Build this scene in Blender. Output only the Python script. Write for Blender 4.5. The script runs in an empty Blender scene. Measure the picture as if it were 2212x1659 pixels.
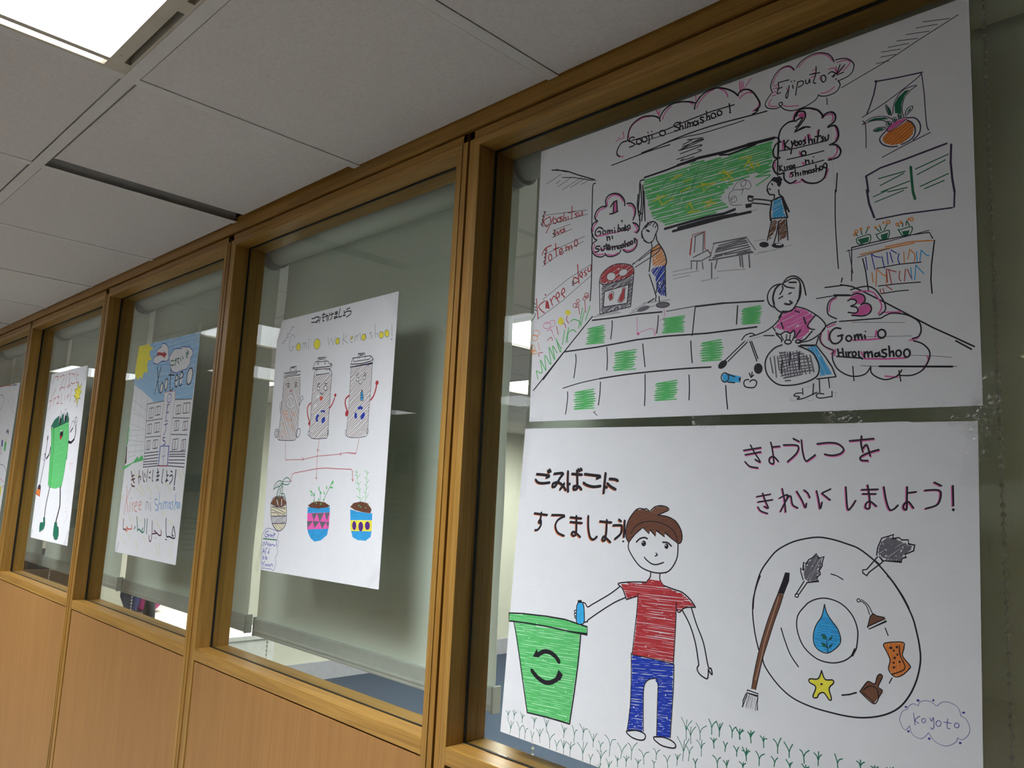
import bpy, bmesh, math, random
from mathutils import Matrix, Vector

# ------------------------------------------------------------------ camera, world, exposure
scene = bpy.context.scene
COL = scene.collection
FLOOR = -1.75                      # the wall's own height datum sits 1.75 m above the floor
Z0 = -FLOOR

cam_data = bpy.data.cameras.new('camera')
cam = bpy.data.objects.new('camera', cam_data)
COL.objects.link(cam)
cam_data.sensor_width = 36.0
cam_data.lens = 1712.55 / 2212.0 * 36.0
cam_data.clip_start = 0.02
right = Vector((0.70761724, 0.70494882, 0.04821827))
down = Vector((-0.06681783, 0.13469286, -0.98863199))
fwd = Vector((-0.70342961, 0.69635120, 0.14241414))
m = Matrix.Identity(4)
for i in range(3):
    m[i][0] = right[i]; m[i][1] = -down[i]; m[i][2] = -fwd[i]
m[0][3], m[1][3], m[2][3] = 1.1027, -0.94224, -0.05811 + Z0
cam.matrix_world = m
scene.camera = cam

world = bpy.data.worlds.new('world'); scene.world = world
world.use_nodes = True
world.node_tree.nodes['Background'].inputs[0].default_value = (0.9, 0.93, 1.0, 1)
world.node_tree.nodes['Background'].inputs[1].default_value = 0.02

LAMP = 72.0                        # radiance of the fluorescent panels in this room
LAMP_BEYOND = 75.0                  # and of those in the room behind the glass
scene.view_settings.view_transform = 'Standard'
scene.view_settings.look = 'None'
scene.view_settings.gamma = 1.0
scene.view_settings.use_curve_mapping = False
scene.view_settings.exposure = 0.2
scene.cycles.use_denoising = True
scene.cycles.max_bounces = 10
scene.cycles.diffuse_bounces = 5
scene.cycles.glossy_bounces = 4
scene.cycles.transparent_max_bounces = 16
scene.cycles.caustics_reflective = False
scene.cycles.caustics_refractive = False

# ------------------------------------------------------------------ helpers
def node_mat(name):
    mt = bpy.data.materials.new(name); mt.use_nodes = True
    nt = mt.node_tree; nt.nodes.clear()
    out = nt.nodes.new('ShaderNodeOutputMaterial')
    return mt, nt, out

def N(nt, kind, **kw):
    n = nt.nodes.new(kind)
    for k, v in kw.items(): setattr(n, k, v)
    return n

def coords(nt, scale=(1, 1, 1), rand=True):
    tc = N(nt, 'ShaderNodeTexCoord'); mp = N(nt, 'ShaderNodeMapping')
    mp.inputs['Scale'].default_value = scale
    nt.links.new(tc.outputs['Object'], mp.inputs['Vector'])
    if rand:
        oi = N(nt, 'ShaderNodeObjectInfo'); ml = N(nt, 'ShaderNodeVectorMath', operation='SCALE')
        cx = N(nt, 'ShaderNodeCombineXYZ')
        for i in range(3): nt.links.new(oi.outputs['Random'], cx.inputs[i])
        nt.links.new(cx.outputs[0], ml.inputs[0]); ml.inputs['Scale'].default_value = 37.0
        nt.links.new(ml.outputs[0], mp.inputs['Location'])
    return mp

def surface(name, base, rough=0.6, vary=0.06, scale=30.0, bump=0.0, bump_scale=200.0, metallic=0.0, spec=0.4, coat=0.0):
    """a plain painted, paper or plastic surface with a little procedural mottling"""
    mt, nt, out = node_mat(name)
    b = N(nt, 'ShaderNodeBsdfPrincipled')
    mp = coords(nt)
    nz = N(nt, 'ShaderNodeTexNoise'); nz.inputs['Scale'].default_value = scale; nz.inputs['Detail'].default_value = 3
    nt.links.new(mp.outputs[0], nz.inputs['Vector'])
    rp = N(nt, 'ShaderNodeValToRGB')
    lo = [max(0, c * (1 - vary)) for c in base]; hi = [min(1, c * (1 + vary)) for c in base]
    rp.color_ramp.elements[0].position = 0.3; rp.color_ramp.elements[1].position = 0.7
    rp.color_ramp.elements[0].color = (*lo, 1); rp.color_ramp.elements[1].color = (*hi, 1)
    nt.links.new(nz.outputs['Fac'], rp.inputs[0]); nt.links.new(rp.outputs[0], b.inputs['Base Color'])
    b.inputs['Roughness'].default_value = rough; b.inputs['Metallic'].default_value = metallic
    b.inputs['Specular IOR Level'].default_value = spec; b.inputs['Coat Weight'].default_value = coat
    if bump:
        n2 = N(nt, 'ShaderNodeTexNoise'); n2.inputs['Scale'].default_value = bump_scale; n2.inputs['Detail'].default_value = 4
        nt.links.new(mp.outputs[0], n2.inputs['Vector'])
        bp = N(nt, 'ShaderNodeBump'); bp.inputs['Strength'].default_value = bump; bp.inputs['Distance'].default_value = 0.002
        nt.links.new(n2.outputs['Fac'], bp.inputs['Height']); nt.links.new(bp.outputs[0], b.inputs['Normal'])
    nt.links.new(b.outputs[0], out.inputs[0])
    return mt

def wood(name, dark, light, axis, rough=0.38, fine=1.0, depth=0.75):
    """oak with the grain running along one axis"""
    mt, nt, out = node_mat(name)
    b = N(nt, 'ShaderNodeBsdfPrincipled')
    sc = [26 * fine, 26 * fine, 26 * fine]; sc[axis] = 1.1
    mp = coords(nt, sc)
    nz = N(nt, 'ShaderNodeTexNoise'); nz.inputs['Scale'].default_value = 1.6; nz.inputs['Detail'].default_value = 6; nz.inputs['Roughness'].default_value = 0.6; nz.inputs['Distortion'].default_value = 0.4
    nt.links.new(mp.outputs[0], nz.inputs['Vector'])
    rp = N(nt, 'ShaderNodeValToRGB')
    rp.color_ramp.elements[0].position = 0.28; rp.color_ramp.elements[1].position = 0.74
    rp.color_ramp.elements[0].color = (*dark, 1); rp.color_ramp.elements[1].color = (*light, 1)
    nt.links.new(nz.outputs['Fac'], rp.inputs[0])
    s2 = [240 * fine, 240 * fine, 240 * fine]; s2[axis] = 6.0
    mp2 = coords(nt, s2)
    n2 = N(nt, 'ShaderNodeTexNoise'); n2.inputs['Scale'].default_value = 1.0; n2.inputs['Detail'].default_value = 3
    nt.links.new(mp2.outputs[0], n2.inputs['Vector'])
    r2 = N(nt, 'ShaderNodeValToRGB'); r2.color_ramp.elements[0].position = 0.36; r2.color_ramp.elements[1].position = 0.55
    r2.color_ramp.elements[0].color = (0.72, 0.68, 0.62, 1); r2.color_ramp.elements[1].color = (1, 1, 1, 1)
    nt.links.new(n2.outputs['Fac'], r2.inputs[0])
    mx = N(nt, 'ShaderNodeMix', data_type='RGBA', blend_type='MULTIPLY'); mx.inputs[0].default_value = depth
    nt.links.new(rp.outputs[0], mx.inputs[6]); nt.links.new(r2.outputs[0], mx.inputs[7])
    nt.links.new(mx.outputs[2], b.inputs['Base Color'])
    b.inputs['Roughness'].default_value = rough; b.inputs['Specular IOR Level'].default_value = 0.4
    bp = N(nt, 'ShaderNodeBump'); bp.inputs['Strength'].default_value = 0.12; bp.inputs['Distance'].default_value = 0.0006
    nt.links.new(n2.outputs['Fac'], bp.inputs['Height']); nt.links.new(bp.outputs[0], b.inputs['Normal'])
    nt.links.new(b.outputs[0], out.inputs[0])
    return mt

def emitter(name, col, strength, cell=0.0, fall=0.0):
    mt, nt, out = node_mat(name)
    e = N(nt, 'ShaderNodeEmission'); e.inputs['Strength'].default_value = strength
    if cell:
        mp = coords(nt, (1, 1, 1), rand=False)
        vo = N(nt, 'ShaderNodeTexVoronoi'); vo.inputs['Scale'].default_value = cell; vo.inputs['Randomness'].default_value = 0.0
        nt.links.new(mp.outputs[0], vo.inputs['Vector'])
        rp = N(nt, 'ShaderNodeValToRGB')
        rp.color_ramp.elements[0].color = (*[c * 0.85 for c in col], 1); rp.color_ramp.elements[1].color = (*col, 1)
        rp.color_ramp.elements[1].position = 0.4
        nt.links.new(vo.outputs['Distance'], rp.inputs[0]); nt.links.new(rp.outputs[0], e.inputs['Color'])
    else:
        e.inputs['Color'].default_value = (*col, 1)
    if fall:                      # a prismatic lens throws its light downwards, little of it sideways
        lw = N(nt, 'ShaderNodeLayerWeight'); lw.inputs[0].default_value = 0.5
        sb = N(nt, 'ShaderNodeMath', operation='SUBTRACT'); sb.inputs[0].default_value = 1.0
        pw = N(nt, 'ShaderNodeMath', operation='POWER'); pw.inputs[1].default_value = fall
        ma = N(nt, 'ShaderNodeMath', operation='MULTIPLY_ADD'); ma.inputs[1].default_value = strength; ma.inputs[2].default_value = strength * 0.04
        nt.links.new(lw.outputs['Facing'], sb.inputs[1]); nt.links.new(sb.outputs[0], pw.inputs[0])
        nt.links.new(pw.outputs[0], ma.inputs[0]); nt.links.new(ma.outputs[0], e.inputs['Strength'])
    nt.links.new(e.outputs[0], out.inputs[0])
    return mt

def clear_film(name, tint, base, gain, rough, wrinkle=0.0):
    """window glass or adhesive film: lets light straight through, mirrors more towards grazing angles"""
    mt, nt, out = node_mat(name)
    tr = N(nt, 'ShaderNodeBsdfTransparent'); tr.inputs[0].default_value = (*tint, 1)
    gl = N(nt, 'ShaderNodeBsdfGlossy'); gl.inputs['Roughness'].default_value = rough
    lw = N(nt, 'ShaderNodeLayerWeight'); lw.inputs[0].default_value = 0.5
    pw = N(nt, 'ShaderNodeMath', operation='POWER'); pw.inputs[1].default_value = 5.0
    ma = N(nt, 'ShaderNodeMath', operation='MULTIPLY_ADD'); ma.inputs[1].default_value = gain; ma.inputs[2].default_value = base
    nt.links.new(lw.outputs['Facing'], pw.inputs[0]); nt.links.new(pw.outputs[0], ma.inputs[0])
    mx = N(nt, 'ShaderNodeMixShader')
    nt.links.new(ma.outputs[0], mx.inputs[0]); nt.links.new(tr.outputs[0], mx.inputs[1]); nt.links.new(gl.outputs[0], mx.inputs[2])
    mp = coords(nt)
    nz = N(nt, 'ShaderNodeTexNoise'); nz.inputs['Scale'].default_value = 90.0 if wrinkle else 3.0; nz.inputs['Detail'].default_value = 3
    nt.links.new(mp.outputs[0], nz.inputs['Vector'])
    bp = N(nt, 'ShaderNodeBump'); bp.inputs['Strength'].default_value = wrinkle if wrinkle else 0.004; bp.inputs['Distance'].default_value = 0.004
    nt.links.new(nz.outputs['Fac'], bp.inputs['Height']); nt.links.new(bp.outputs[0], gl.inputs['Normal'])
    nt.links.new(mx.outputs[0], out.inputs[0])
    return mt

class MB:
    """collects shapes and links them as one mesh object"""
    def __init__(s): s.v = []; s.f = []; s.mi = []
    def add(s, vs, fs, mi=0):
        o = len(s.v); s.v += [tuple(v) for v in vs]
        s.f += [tuple(i + o for i in f) for f in fs]; s.mi += [mi] * len(fs); return s
    def box(s, a, b, mi=0, bev=0.0):
        x0, y0, z0 = a; x1, y1, z1 = b
        if bev <= 0:
            return s.add([(x0, y0, z0), (x1, y0, z0), (x1, y1, z0), (x0, y1, z0), (x0, y0, z1), (x1, y0, z1), (x1, y1, z1), (x0, y1, z1)],
                         [(3, 2, 1, 0), (4, 5, 6, 7), (0, 1, 5, 4), (1, 2, 6, 5), (2, 3, 7, 6), (3, 0, 4, 7)], mi)
        bm = bmesh.new(); r = bmesh.ops.create_cube(bm, size=1.0)
        for v in bm.verts:
            v.co = Vector((x0 + (v.co.x + .5) * (x1 - x0), y0 + (v.co.y + .5) * (y1 - y0), z0 + (v.co.z + .5) * (z1 - z0)))
        bmesh.ops.bevel(bm, geom=bm.edges[:], offset=bev, segments=2, profile=0.6, affect='EDGES')
        return s.bm(bm, mi)
    def bm(s, bm, mi=0):
        bm.verts.index_update()
        s.add([v.co.copy() for v in bm.verts], [[v.index for v in f.verts] for f in bm.faces], mi); bm.free(); return s
    def tube(s, pts, r, n=10, mi=0, cap=True):
        pts = [Vector(p) for p in pts]
        rs = r if isinstance(r, (list, tuple)) else [r] * len(pts)
        rings = []; up = None
        for i, p in enumerate(pts):
            d = (pts[min(i + 1, len(pts) - 1)] - pts[max(i - 1, 0)]).normalized()
            if up is None: up = Vector((0, 0, 1)) if abs(d.z) < 0.9 else Vector((1, 0, 0))
            a = d.cross(up).normalized(); up2 = a.cross(d).normalized(); up = up2
            rings.append([p + (a * math.cos(2 * math.pi * k / n) + up2 * math.sin(2 * math.pi * k / n)) * rs[i] for k in range(n)])
        vs = [v for rg in rings for v in rg]; fs = []
        for i in range(len(pts) - 1):
            for k in range(n): fs.append((i * n + k, i * n + (k + 1) % n, (i + 1) * n + (k + 1) % n, (i + 1) * n + k))
        if cap:
            fs.append(tuple(range(n - 1, -1, -1))); fs.append(tuple((len(pts) - 1) * n + k for k in range(n)))
        return s.add(vs, fs, mi)
    def ball(s, c, r, seg=10, rings=6, mi=0, scale=(1, 1, 1)):
        bm = bmesh.new(); bmesh.ops.create_uvsphere(bm, u_segments=seg, v_segments=rings, radius=r)
        for v in bm.verts: v.co = Vector((v.co.x * scale[0] + c[0], v.co.y * scale[1] + c[1], v.co.z * scale[2] + c[2]))
        return s.bm(bm, mi)
    def build(s, name, mats, parent=None, smooth=False, label=None):
        me = bpy.data.meshes.new(name); me.from_pydata(s.v, [], s.f)
        mats = mats if isinstance(mats, (list, tuple)) else [mats]
        for q in mats: me.materials.append(q)
        if len(mats) > 1: me.polygons.foreach_set('material_index', s.mi)
        if smooth: me.polygons.foreach_set('use_smooth', [True] * len(me.polygons))
        me.update()
        o = bpy.data.objects.new(name, me); COL.objects.link(o)
        if parent: o.parent = parent
        if label: o['label'] = label
        return o

def empty(name, loc=(0, 0, 0), rz=0.0):
    o = bpy.data.objects.new(name, None); COL.objects.link(o)
    o.location = loc; o.rotation_euler = (0, 0, rz); o.empty_display_size = 0.05
    return o
def tag(o, label=None, cat=None, group=None, kind=None):
    if label: o['label'] = label
    if cat: o['category'] = cat
    if group: o['group'] = group
    if kind: o['kind'] = kind
    return o
def copy_tree(o, parent=None):
    c = o.copy(); COL.objects.link(c)
    if parent: c.parent = parent
    for ch in list(o.children): copy_tree(ch, c)
    return c

# ------------------------------------------------------------------ materials
M = {}
M['wood_upright'] = wood('oak_upright', (0.25, 0.115, 0.017), (0.42, 0.215, 0.040), 2)
M['wood_upright_pale'] = wood('oak_upright_pale', (0.29, 0.145, 0.026), (0.47, 0.26, 0.060), 2)
M['wood_rail'] = wood('oak_rail', (0.25, 0.115, 0.017), (0.42, 0.215, 0.040), 0)
M['wood_rail_pale'] = wood('oak_rail_pale', (0.31, 0.155, 0.030), (0.49, 0.275, 0.064), 0)
M['veneer'] = wood('oak_veneer_panel', (0.325, 0.155, 0.044), (0.375, 0.185, 0.055), 2, rough=0.5, fine=0.6, depth=0.35)
M['gasket'] = surface('black_gasket', (0.008, 0.008, 0.008), 0.6)
M['groove'] = surface('dark_groove', (0.016, 0.005, 0.003), 0.7)
M['glass'] = clear_film('window_glass', (0.965, 0.985, 0.97), 0.042, 0.95, 0.0)
M['tape'] = clear_film('clear_tape', (0.985, 0.985, 0.985), 0.035, 0.9, 0.06, 1.0)
M['tile'] = surface('ceiling_tile_board', (0.66, 0.62, 0.585), 0.95, 0.05, 140.0, 0.35, 420.0, spec=0.1)
M['tee'] = surface('ceiling_tee_metal', (0.64, 0.62, 0.58), 0.55, 0.04, 12.0)
M['plenum'] = surface('dark_plenum', (0.05, 0.05, 0.05), 0.9)
M['lamp_frame'] = surface('lamp_housing', (0.52, 0.47, 0.38), 0.5, 0.08, 20.0)
M['lamp_slot'] = surface('lamp_air_slot', (0.012, 0.011, 0.014), 0.8)
M['lamp'] = emitter('prismatic_diffuser', (0.93, 0.97, 1.0), LAMP, 260.0, 3.0)
M['lamp_edge'] = emitter('lit_lamp_edge', (1.0, 0.98, 0.93), LAMP * 0.12, 0.0, 1.0)
M['lamp_beyond'] = emitter('prismatic_diffuser_beyond', (0.97, 1.0, 0.92), LAMP_BEYOND, 260.0, 1.0)
M['wall'] = surface('cream_wall_paint', (0.66, 0.65, 0.55), 0.8, 0.03, 5.0, 0.1, 300.0)
M['wall_cutting_light'] = surface('dark_light_cutting_wall', (0.05, 0.045, 0.04), 0.8, 0.03, 5.0)
M['floor'] = surface('speckled_floor', (0.19, 0.19, 0.188), 0.45, 0.12, 60.0)
M['carpet'] = surface('navy_carpet', (0.040, 0.055, 0.085), 0.95, 0.2, 300.0, 0.4, 900.0, spec=0.1)
M['baseboard'] = surface('lilac_grey_baseboard', (0.42, 0.42, 0.46), 0.6)
M['paper'] = surface('poster_paper', (0.80, 0.80, 0.825), 0.75, 0.012, 40.0, 0.12, 260.0, spec=0.25)
def blind_cloth():
    mt, nt, out = node_mat('blind_cloth')
    mp = coords(nt, (1, 1, 1))
    wv = N(nt, 'ShaderNodeTexNoise'); wv.inputs['Scale'].default_value = 500.0
    nt.links.new(mp.outputs[0], wv.inputs['Vector'])
    rp = N(nt, 'ShaderNodeValToRGB')
    rp.color_ramp.elements[0].color = (0.62, 0.66, 0.58, 1); rp.color_ramp.elements[1].color = (0.76, 0.80, 0.70, 1)
    nt.links.new(wv.outputs['Fac'], rp.inputs[0])
    d = N(nt, 'ShaderNodeBsdfDiffuse'); t = N(nt, 'ShaderNodeBsdfTranslucent')
    nt.links.new(rp.outputs[0], d.inputs[0]); nt.links.new(rp.outputs[0], t.inputs[0])
    mx = N(nt, 'ShaderNodeMixShader'); mx.inputs[0].default_value = 0.10
    nt.links.new(d.outputs[0], mx.inputs[1]); nt.links.new(t.outputs[0], mx.inputs[2])
    nt.links.new(mx.outputs[0], out.inputs[0])
    return mt
M['blind'] = blind_cloth()
M['blind_bar'] = surface('blind_hem_bar', (0.42, 0.44, 0.40), 0.45)
M['blind_cap'] = surface('blind_end_cap', (0.30, 0.31, 0.28), 0.5)
M['chain'] = surface('bead_chain', (0.62, 0.62, 0.56), 0.35)
M['desk_white'] = surface('white_laminate', (0.78, 0.79, 0.76), 0.4)
M['black_plastic'] = surface('black_plastic', (0.015, 0.015, 0.017), 0.45)
M['black_fabric'] = surface('black_fabric', (0.02, 0.021, 0.024), 0.95, 0.2, 200.0, 0.3)
M['steel'] = surface('brushed_steel', (0.5, 0.5, 0.5), 0.3, metallic=0.9)

INK = dict(K=(.013, .010, .017), p=(.050, .032, .078), y=(.15, .14, .165), l=(.50, .50, .49), P=(.75, .135, .42), P2=(.86, .13, .46),
           g=(.105, .53, .155), j=(.40, .76, .45), g2=(.17, .62, .23), G=(.010, .15, .07), D=(.014, .165, .095), Y=(.66, .66, .05), Y2=(.86, .77, .07),
           R=(.46, .036, .044), R2=(.74, .085, .032), r=(.72, .46, .48), O=(.80, .28, .055), o=(.64, .155, .03), B=(.014, .045, .40),
           b=(.045, .42, .80), b2=(.03, .27, .64), a=(.17, .44, .74), i=(.60, .72, .82), n=(.185, .078, .040), m=(.10, .027, .018),
           n2=(.42, .26, .18), u=(.075, .068, .34), V=(.10, .020, .24), e=(.45, .54, .48), x=(.80, .76, .54), c=(.80, .75, .56),
           N=(.014, .026, .062), q=(.10, .010, .045), W=(.80, .80, .825))
INKS = list(INK)
INKM = {k: (M['paper'] if k == 'W' else surface('ink_' + str(n), INK[k], 0.55, 0.07, 90.0, spec=0.3)) for n, k in enumerate(INKS)}

# ------------------------------------------------------------------ the glazed partition: one framed module per metre
A_, ZT, ZB, ZG, ZS, ZC, GL, BK = 0.0328, 0.6026 + Z0, -0.4818 + Z0, 0.6344 + Z0, -0.5112 + Z0, 0.6683 + Z0, 0.0445, 0.0913
HG = 0.0032                                    # half of the dark groove between neighbouring modules

def make_module(x0):
    x1 = x0 + 1.0
    root = empty('window_1', (x0, 0, 0))
    def P(mb, name, mats, parent=root, **kw):
        mb.v = [(x - x0, y, z) for x, y, z in mb.v]
        return mb.build(name, mats, parent, **kw)
    for xa, sgn in ((x0, 1), (x1, -1)):
        mid = xa + sgn * 0.0172
        lo, hi = sorted((xa + sgn * HG, mid - sgn * 0.0006)); lo2, hi2 = sorted((mid + sgn * 0.0006, xa + sgn * A_))
        mb = MB().box((lo, 0.0012, 0), (hi, BK - 0.001, ZG), 0, 0.0007)
        mb.box((lo2, 0, 0), (hi2, BK, ZT if True else ZG), 1, 0.0008)
        P(mb, 'frame_stile', [M['wood_upright'], M['wood_upright_pale']])
    zm = ZT + 0.0150
    mb = MB().box((x0 + HG, 0.0012, zm + 0.0005), (x1 - HG, BK - 0.001, ZG), 0, 0.0007)
    mb.box((x0 + HG + 0.0145, 0, ZT), (x1 - HG - 0.0145, BK, zm - 0.0005), 1, 0.0010)  # paler lower strip: light catching its face, put into the wood tone
    P(mb, 'frame_head', [M['wood_rail'], M['wood_rail_pale']])
    mb = MB().box((x0 + A_, 0, ZS), (x1 - A_, BK, ZB), 0, 0.0012)
    P(mb, 'frame_sill', [M['wood_rail_pale']])
    mb = MB().box((x0 + A_ + 0.0025, 0.0022, 0.0), (x1 - A_ - 0.0025, BK - 0.002, ZS - 0.0038), 0, 0.0008)
    P(mb, 'infill_panel', [M['veneer']])
    mb = MB().box((x0 + A_, GL, ZB), (x1 - A_, GL + 0.006, ZT))
    P(mb, 'glass_pane', [M['glass']])
    w, t = 0.0045, 0.0045
    mb = MB()
    for ya, yb in ((GL - w, GL - 0.0002),):
        mb.box((x0 + A_ - 0.0005, ya, ZB), (x0 + A_ + t * .7, yb, ZT)); mb.box((x1 - A_ - t * .7, ya, ZB), (x1 - A_ + 0.0005, yb, ZT))
        mb.box((x0 + A_ + t * .7, ya, ZT - t * .6), (x1 - A_ - t * .7, yb, ZT + .0005)); mb.box((x0 + A_ + t * .7, ya, ZB - .0005), (x1 - A_ - t * .7, yb, ZB + t * .35))
    P(mb, 'gasket', [M['gasket']])
    return root

XS = [1, 0, -1, -2, -3, -4, -5]
first = make_module(0.0)
for n, xk in enumerate(XS):
    o = first if xk == 0 else copy_tree(first)
    o.location.x = xk; o.name = 'window_%d' % (n + 1)
    tag(o, kind='structure')
# dark backing seen in the grooves, and the oak rail under the ceiling
bk = MB()
for xk in range(-5, 3): bk.box((xk - HG - 0.002, 0.035, 0), (xk + HG + 0.002, BK - 0.012, ZG + 0.004))
bk.box((-5, 0.035, ZG - 0.001), (2, BK - 0.012, ZG + 0.008))
for xk in XS: bk.box((xk + A_ - 0.001, 0.012, ZS - 0.006), (xk + 1 - A_ + 0.001, BK - 0.012, ZS - 0.001)); 
for xk in XS:
    for xx in (xk + A_ - 0.0005, xk + 1 - A_ - 0.004): bk.box((xx, 0.012, 0), (xx + 0.0045, BK - 0.012, ZS - 0.004))
tag(bk.build('trim_2', M['groove']), kind='structure')
rl = MB().box((-5.0, -0.0010, ZG + 0.0062), (-0.962, BK, ZC + 0.015), 0, 0.0008).box((-0.9612, -0.0014, ZG + 0.0056), (2.0, BK, ZC + 0.015), 0, 0.0008)
tag(rl.build('trim_1', M['wood_rail']), kind='structure')

# ------------------------------------------------------------------ ceiling of this room: tees and lay-in tiles
GX, GYT, P6, TW = -0.382, -0.4975, 0.6, 0.0122
XA, XB, YB = GX - 9 * P6, GX + 4 * P6, GYT - 2 * P6
tee = MB()
for k in range(3):
    y = GYT - k * P6
    tee.box((XA, y - TW, ZC), (XB, y + TW, ZC + 0.0016)); tee.box((XA, y - 0.002, ZC + 0.0016), (XB, y + 0.002, ZC + 0.035))
ys = [(GYT + TW, -0.0016)] + [(GYT - (k + 1) * P6 + TW, GYT - k * P6 - TW) for k in range(2)]
for k in range(-9, 5):
    x = GX + k * P6
    for ya, yb in ys:
        tee.box((x - TW, ya, ZC + 0.0004), (x + TW, yb, ZC + 0.0018)); tee.box((x - 0.002, ya, ZC + 0.0018), (x + 0.002, yb, ZC + 0.033))
ceil = tee.build('ceiling', M['tee']); tag(ceil, kind='structure')
LIGHT_CELLS = {(0, 1), (-4, 1), (-8, 1), (-2, 2), (-6, 2)}     # cells taken by lamps
rnd = random.Random(4)
for k in range(-9, 4):
    for r, (ya, yb) in enumerate(ys):
        if (k, r) in LIGHT_CELLS: continue
        x0, x1 = GX + k * P6 + TW, GX + (k + 1) * P6 - TW
        j = rnd.uniform(0.0012, 0.0030)
        xa, xb, y0, y1 = x0 + rnd.uniform(.0008, .0022), x1 - rnd.uniform(.0008, .0022), ya + j, yb - rnd.uniform(.001, .003)
        zb_ = ZC + 0.0006 + rnd.uniform(0, 0.0012)
        if (k, r) == (-1, 0): xa, y0, y1, zb_ = -0.913, ya + 0.006, -0.012, ZC + 0.004   # a tile cut short leaves a dark gap
        if r == 0: y1 = min(y1, -0.0045)
        mb = MB().box((xa, y0, zb_), (xb, y1, zb_ + 0.012), 0, 0.0012)
        mb.box((max(xa - 0.004, x0 - 0.004), y0 - 0.003, zb_ + 0.0121), (xb + 0.004, y1 + 0.002, zb_ + 0.022))
        mb.build('ceiling_tile', M['tile'], ceil)
def tiled_slab(name, x0, x1, y0, y1, z0=ZC, h=0.03, holes=()):
    mb = MB(); xs = sorted({x0, x1, *[v for q in holes for v in q[:2]]}); yy = sorted({y0, y1, *[v for q in holes for v in q[2:]]})
    for a, b in zip(xs, xs[1:]):
        for c, d in zip(yy, yy[1:]):
            if any(a >= q[0] - 1e-6 and b <= q[1] + 1e-6 and c >= q[2] - 1e-6 and d <= q[3] + 1e-6 for q in holes): continue
            mb.box((a, c, z0), (b, d, z0 + h))
    return tag(mb.build(name, M['tile_grid']), kind='structure')
def tile_grid_mat():
    mt, nt, out = node_mat('ceiling_tile_grid')
    b = N(nt, 'ShaderNodeBsdfPrincipled'); b.inputs['Roughness'].default_value = 0.95; b.inputs['Specular IOR Level'].default_value = 0.1
    tc = N(nt, 'ShaderNodeTexCoord'); mp = N(nt, 'ShaderNodeMapping')
    mp.inputs['Location'].default_value = (-GX, -GYT, 0)
    nt.links.new(tc.outputs['Object'], mp.inputs['Vector'])
    br = N(nt, 'ShaderNodeTexBrick'); br.offset = 0.0; br.squash = 1.0
    br.inputs['Scale'].default_value = 1.0; br.inputs['Brick Width'].default_value = 0.6; br.inputs['Row Height'].default_value = 0.6
    br.inputs['Mortar Size'].default_value = 0.012; br.inputs['Mortar Smooth'].default_value = 0.0
    br.inputs['Color1'].default_value = (.66, .62, .585, 1); br.inputs['Color2'].default_value = (.64, .60, .57, 1); br.inputs['Mortar'].default_value = (.52, .50, .47, 1)
    nt.links.new(mp.outputs[0], br.inputs['Vector']); nt.links.new(br.outputs['Color'], b.inputs['Base Color'])
    nt.links.new(b.outputs[0], out.inputs[0]); return mt
M['tile_grid'] = tile_grid_mat()
XL, XR, YN = -8.5, 2.3, -8.0
LAMPS_FAR = [(GX + P6 * k, y) for k in (1, -2, -5, -8) for y in (-3.4975, -5.8975)]  # nearer row follows the mirrored lamps, back row added for frontal light
holes = [(x + TW, x + P6 - TW, y + TW, y + P6 - TW) for x, y in LAMPS_FAR]
tiled_slab('ceiling', XL, XR, YN, YB - TW, holes=holes)
tiled_slab('ceiling', XL, XA - TW, YB - TW, -0.002)
tiled_slab('ceiling', XB + TW, XR, YB - TW, -0.002)
tag(MB().box((XL, YN, ZC + 0.16), (XR, 7.2, ZC + 0.2)).build('ceiling', M['plenum']), kind='structure')

# ------------------------------------------------------------------ ceiling lamps
def make_lamp():
    root = empty('ceiling_light')
    S = P6 - 2 * TW; f = 0.040
    fr = MB()
    fr.box((0.0005, f, 0), (0.008, S - f, 0.05)); fr.box((0.027, f, 0), (f, S - f, 0.05)); fr.box((S - f, f, 0), (S - 0.0005, S - f, 0.05))
    fr.box((0.008, f, 0.02), (0.027, S - f, 0.05))
    fr.box((0.0005, 0.0005, 0), (S - 0.0005, f, 0.05))
    # the strip along the wall side carries the dark air slots
    y0, y1 = S - 0.017, S - 0.0055
    fr.box((0.0005, S - f, 0), (S - 0.0005, y0, 0.05)); fr.box((0.0005, y1, 0), (S - 0.0005, S - 0.0005, 0.05))
    for a, b in ((0.0005, 0.041), (0.271, 0.307), (0.537, S - 0.0005)): fr.box((a, y0, 0), (b, y1, 0.05))
    fr.box((0.041, y0, 0.03), (0.537, y1, 0.05), 1)
    fr.build('housing', [M['lamp_frame'], M['lamp_slot']], root)
    MB().box((f + 0.0004, f + 0.0004, 0.003), (S - f - 0.0004, S - f - 0.0004, 0.012)).build('diffuser', M['lamp'], root)
    MB().box((0.0145, f + 0.006, 0.0035), (0.0265, S - f - 0.004, 0.018)).build('lit_edge', M['lamp_edge'], root)
    MB().ball((0.062, S - 0.030, 0.0), 0.0028, 10, 6, 0, (1, 1, .5)).build('screw', M['steel'], root)
    return root
lamp = make_lamp()
cells = sorted(LIGHT_CELLS, key=lambda c: (c[1], -c[0]))
LAB = {(0, 1): 'bright square ceiling light in the top left corner of the photo, nearest to the camera'}
n = 0
for (k, r) in cells:
    o = lamp if n == 0 else copy_tree(lamp); n += 1
    o.location = (GX + k * P6 + TW, GYT - r * P6 + TW, ZC + 0.0004)
    lab = LAB.get((k, r)) or 'square ceiling light out of frame, front row mirrored in the panes, back row added for frontal light'
    tag(o, lab, 'ceiling light', 'square lay-in ceiling lights')
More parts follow.
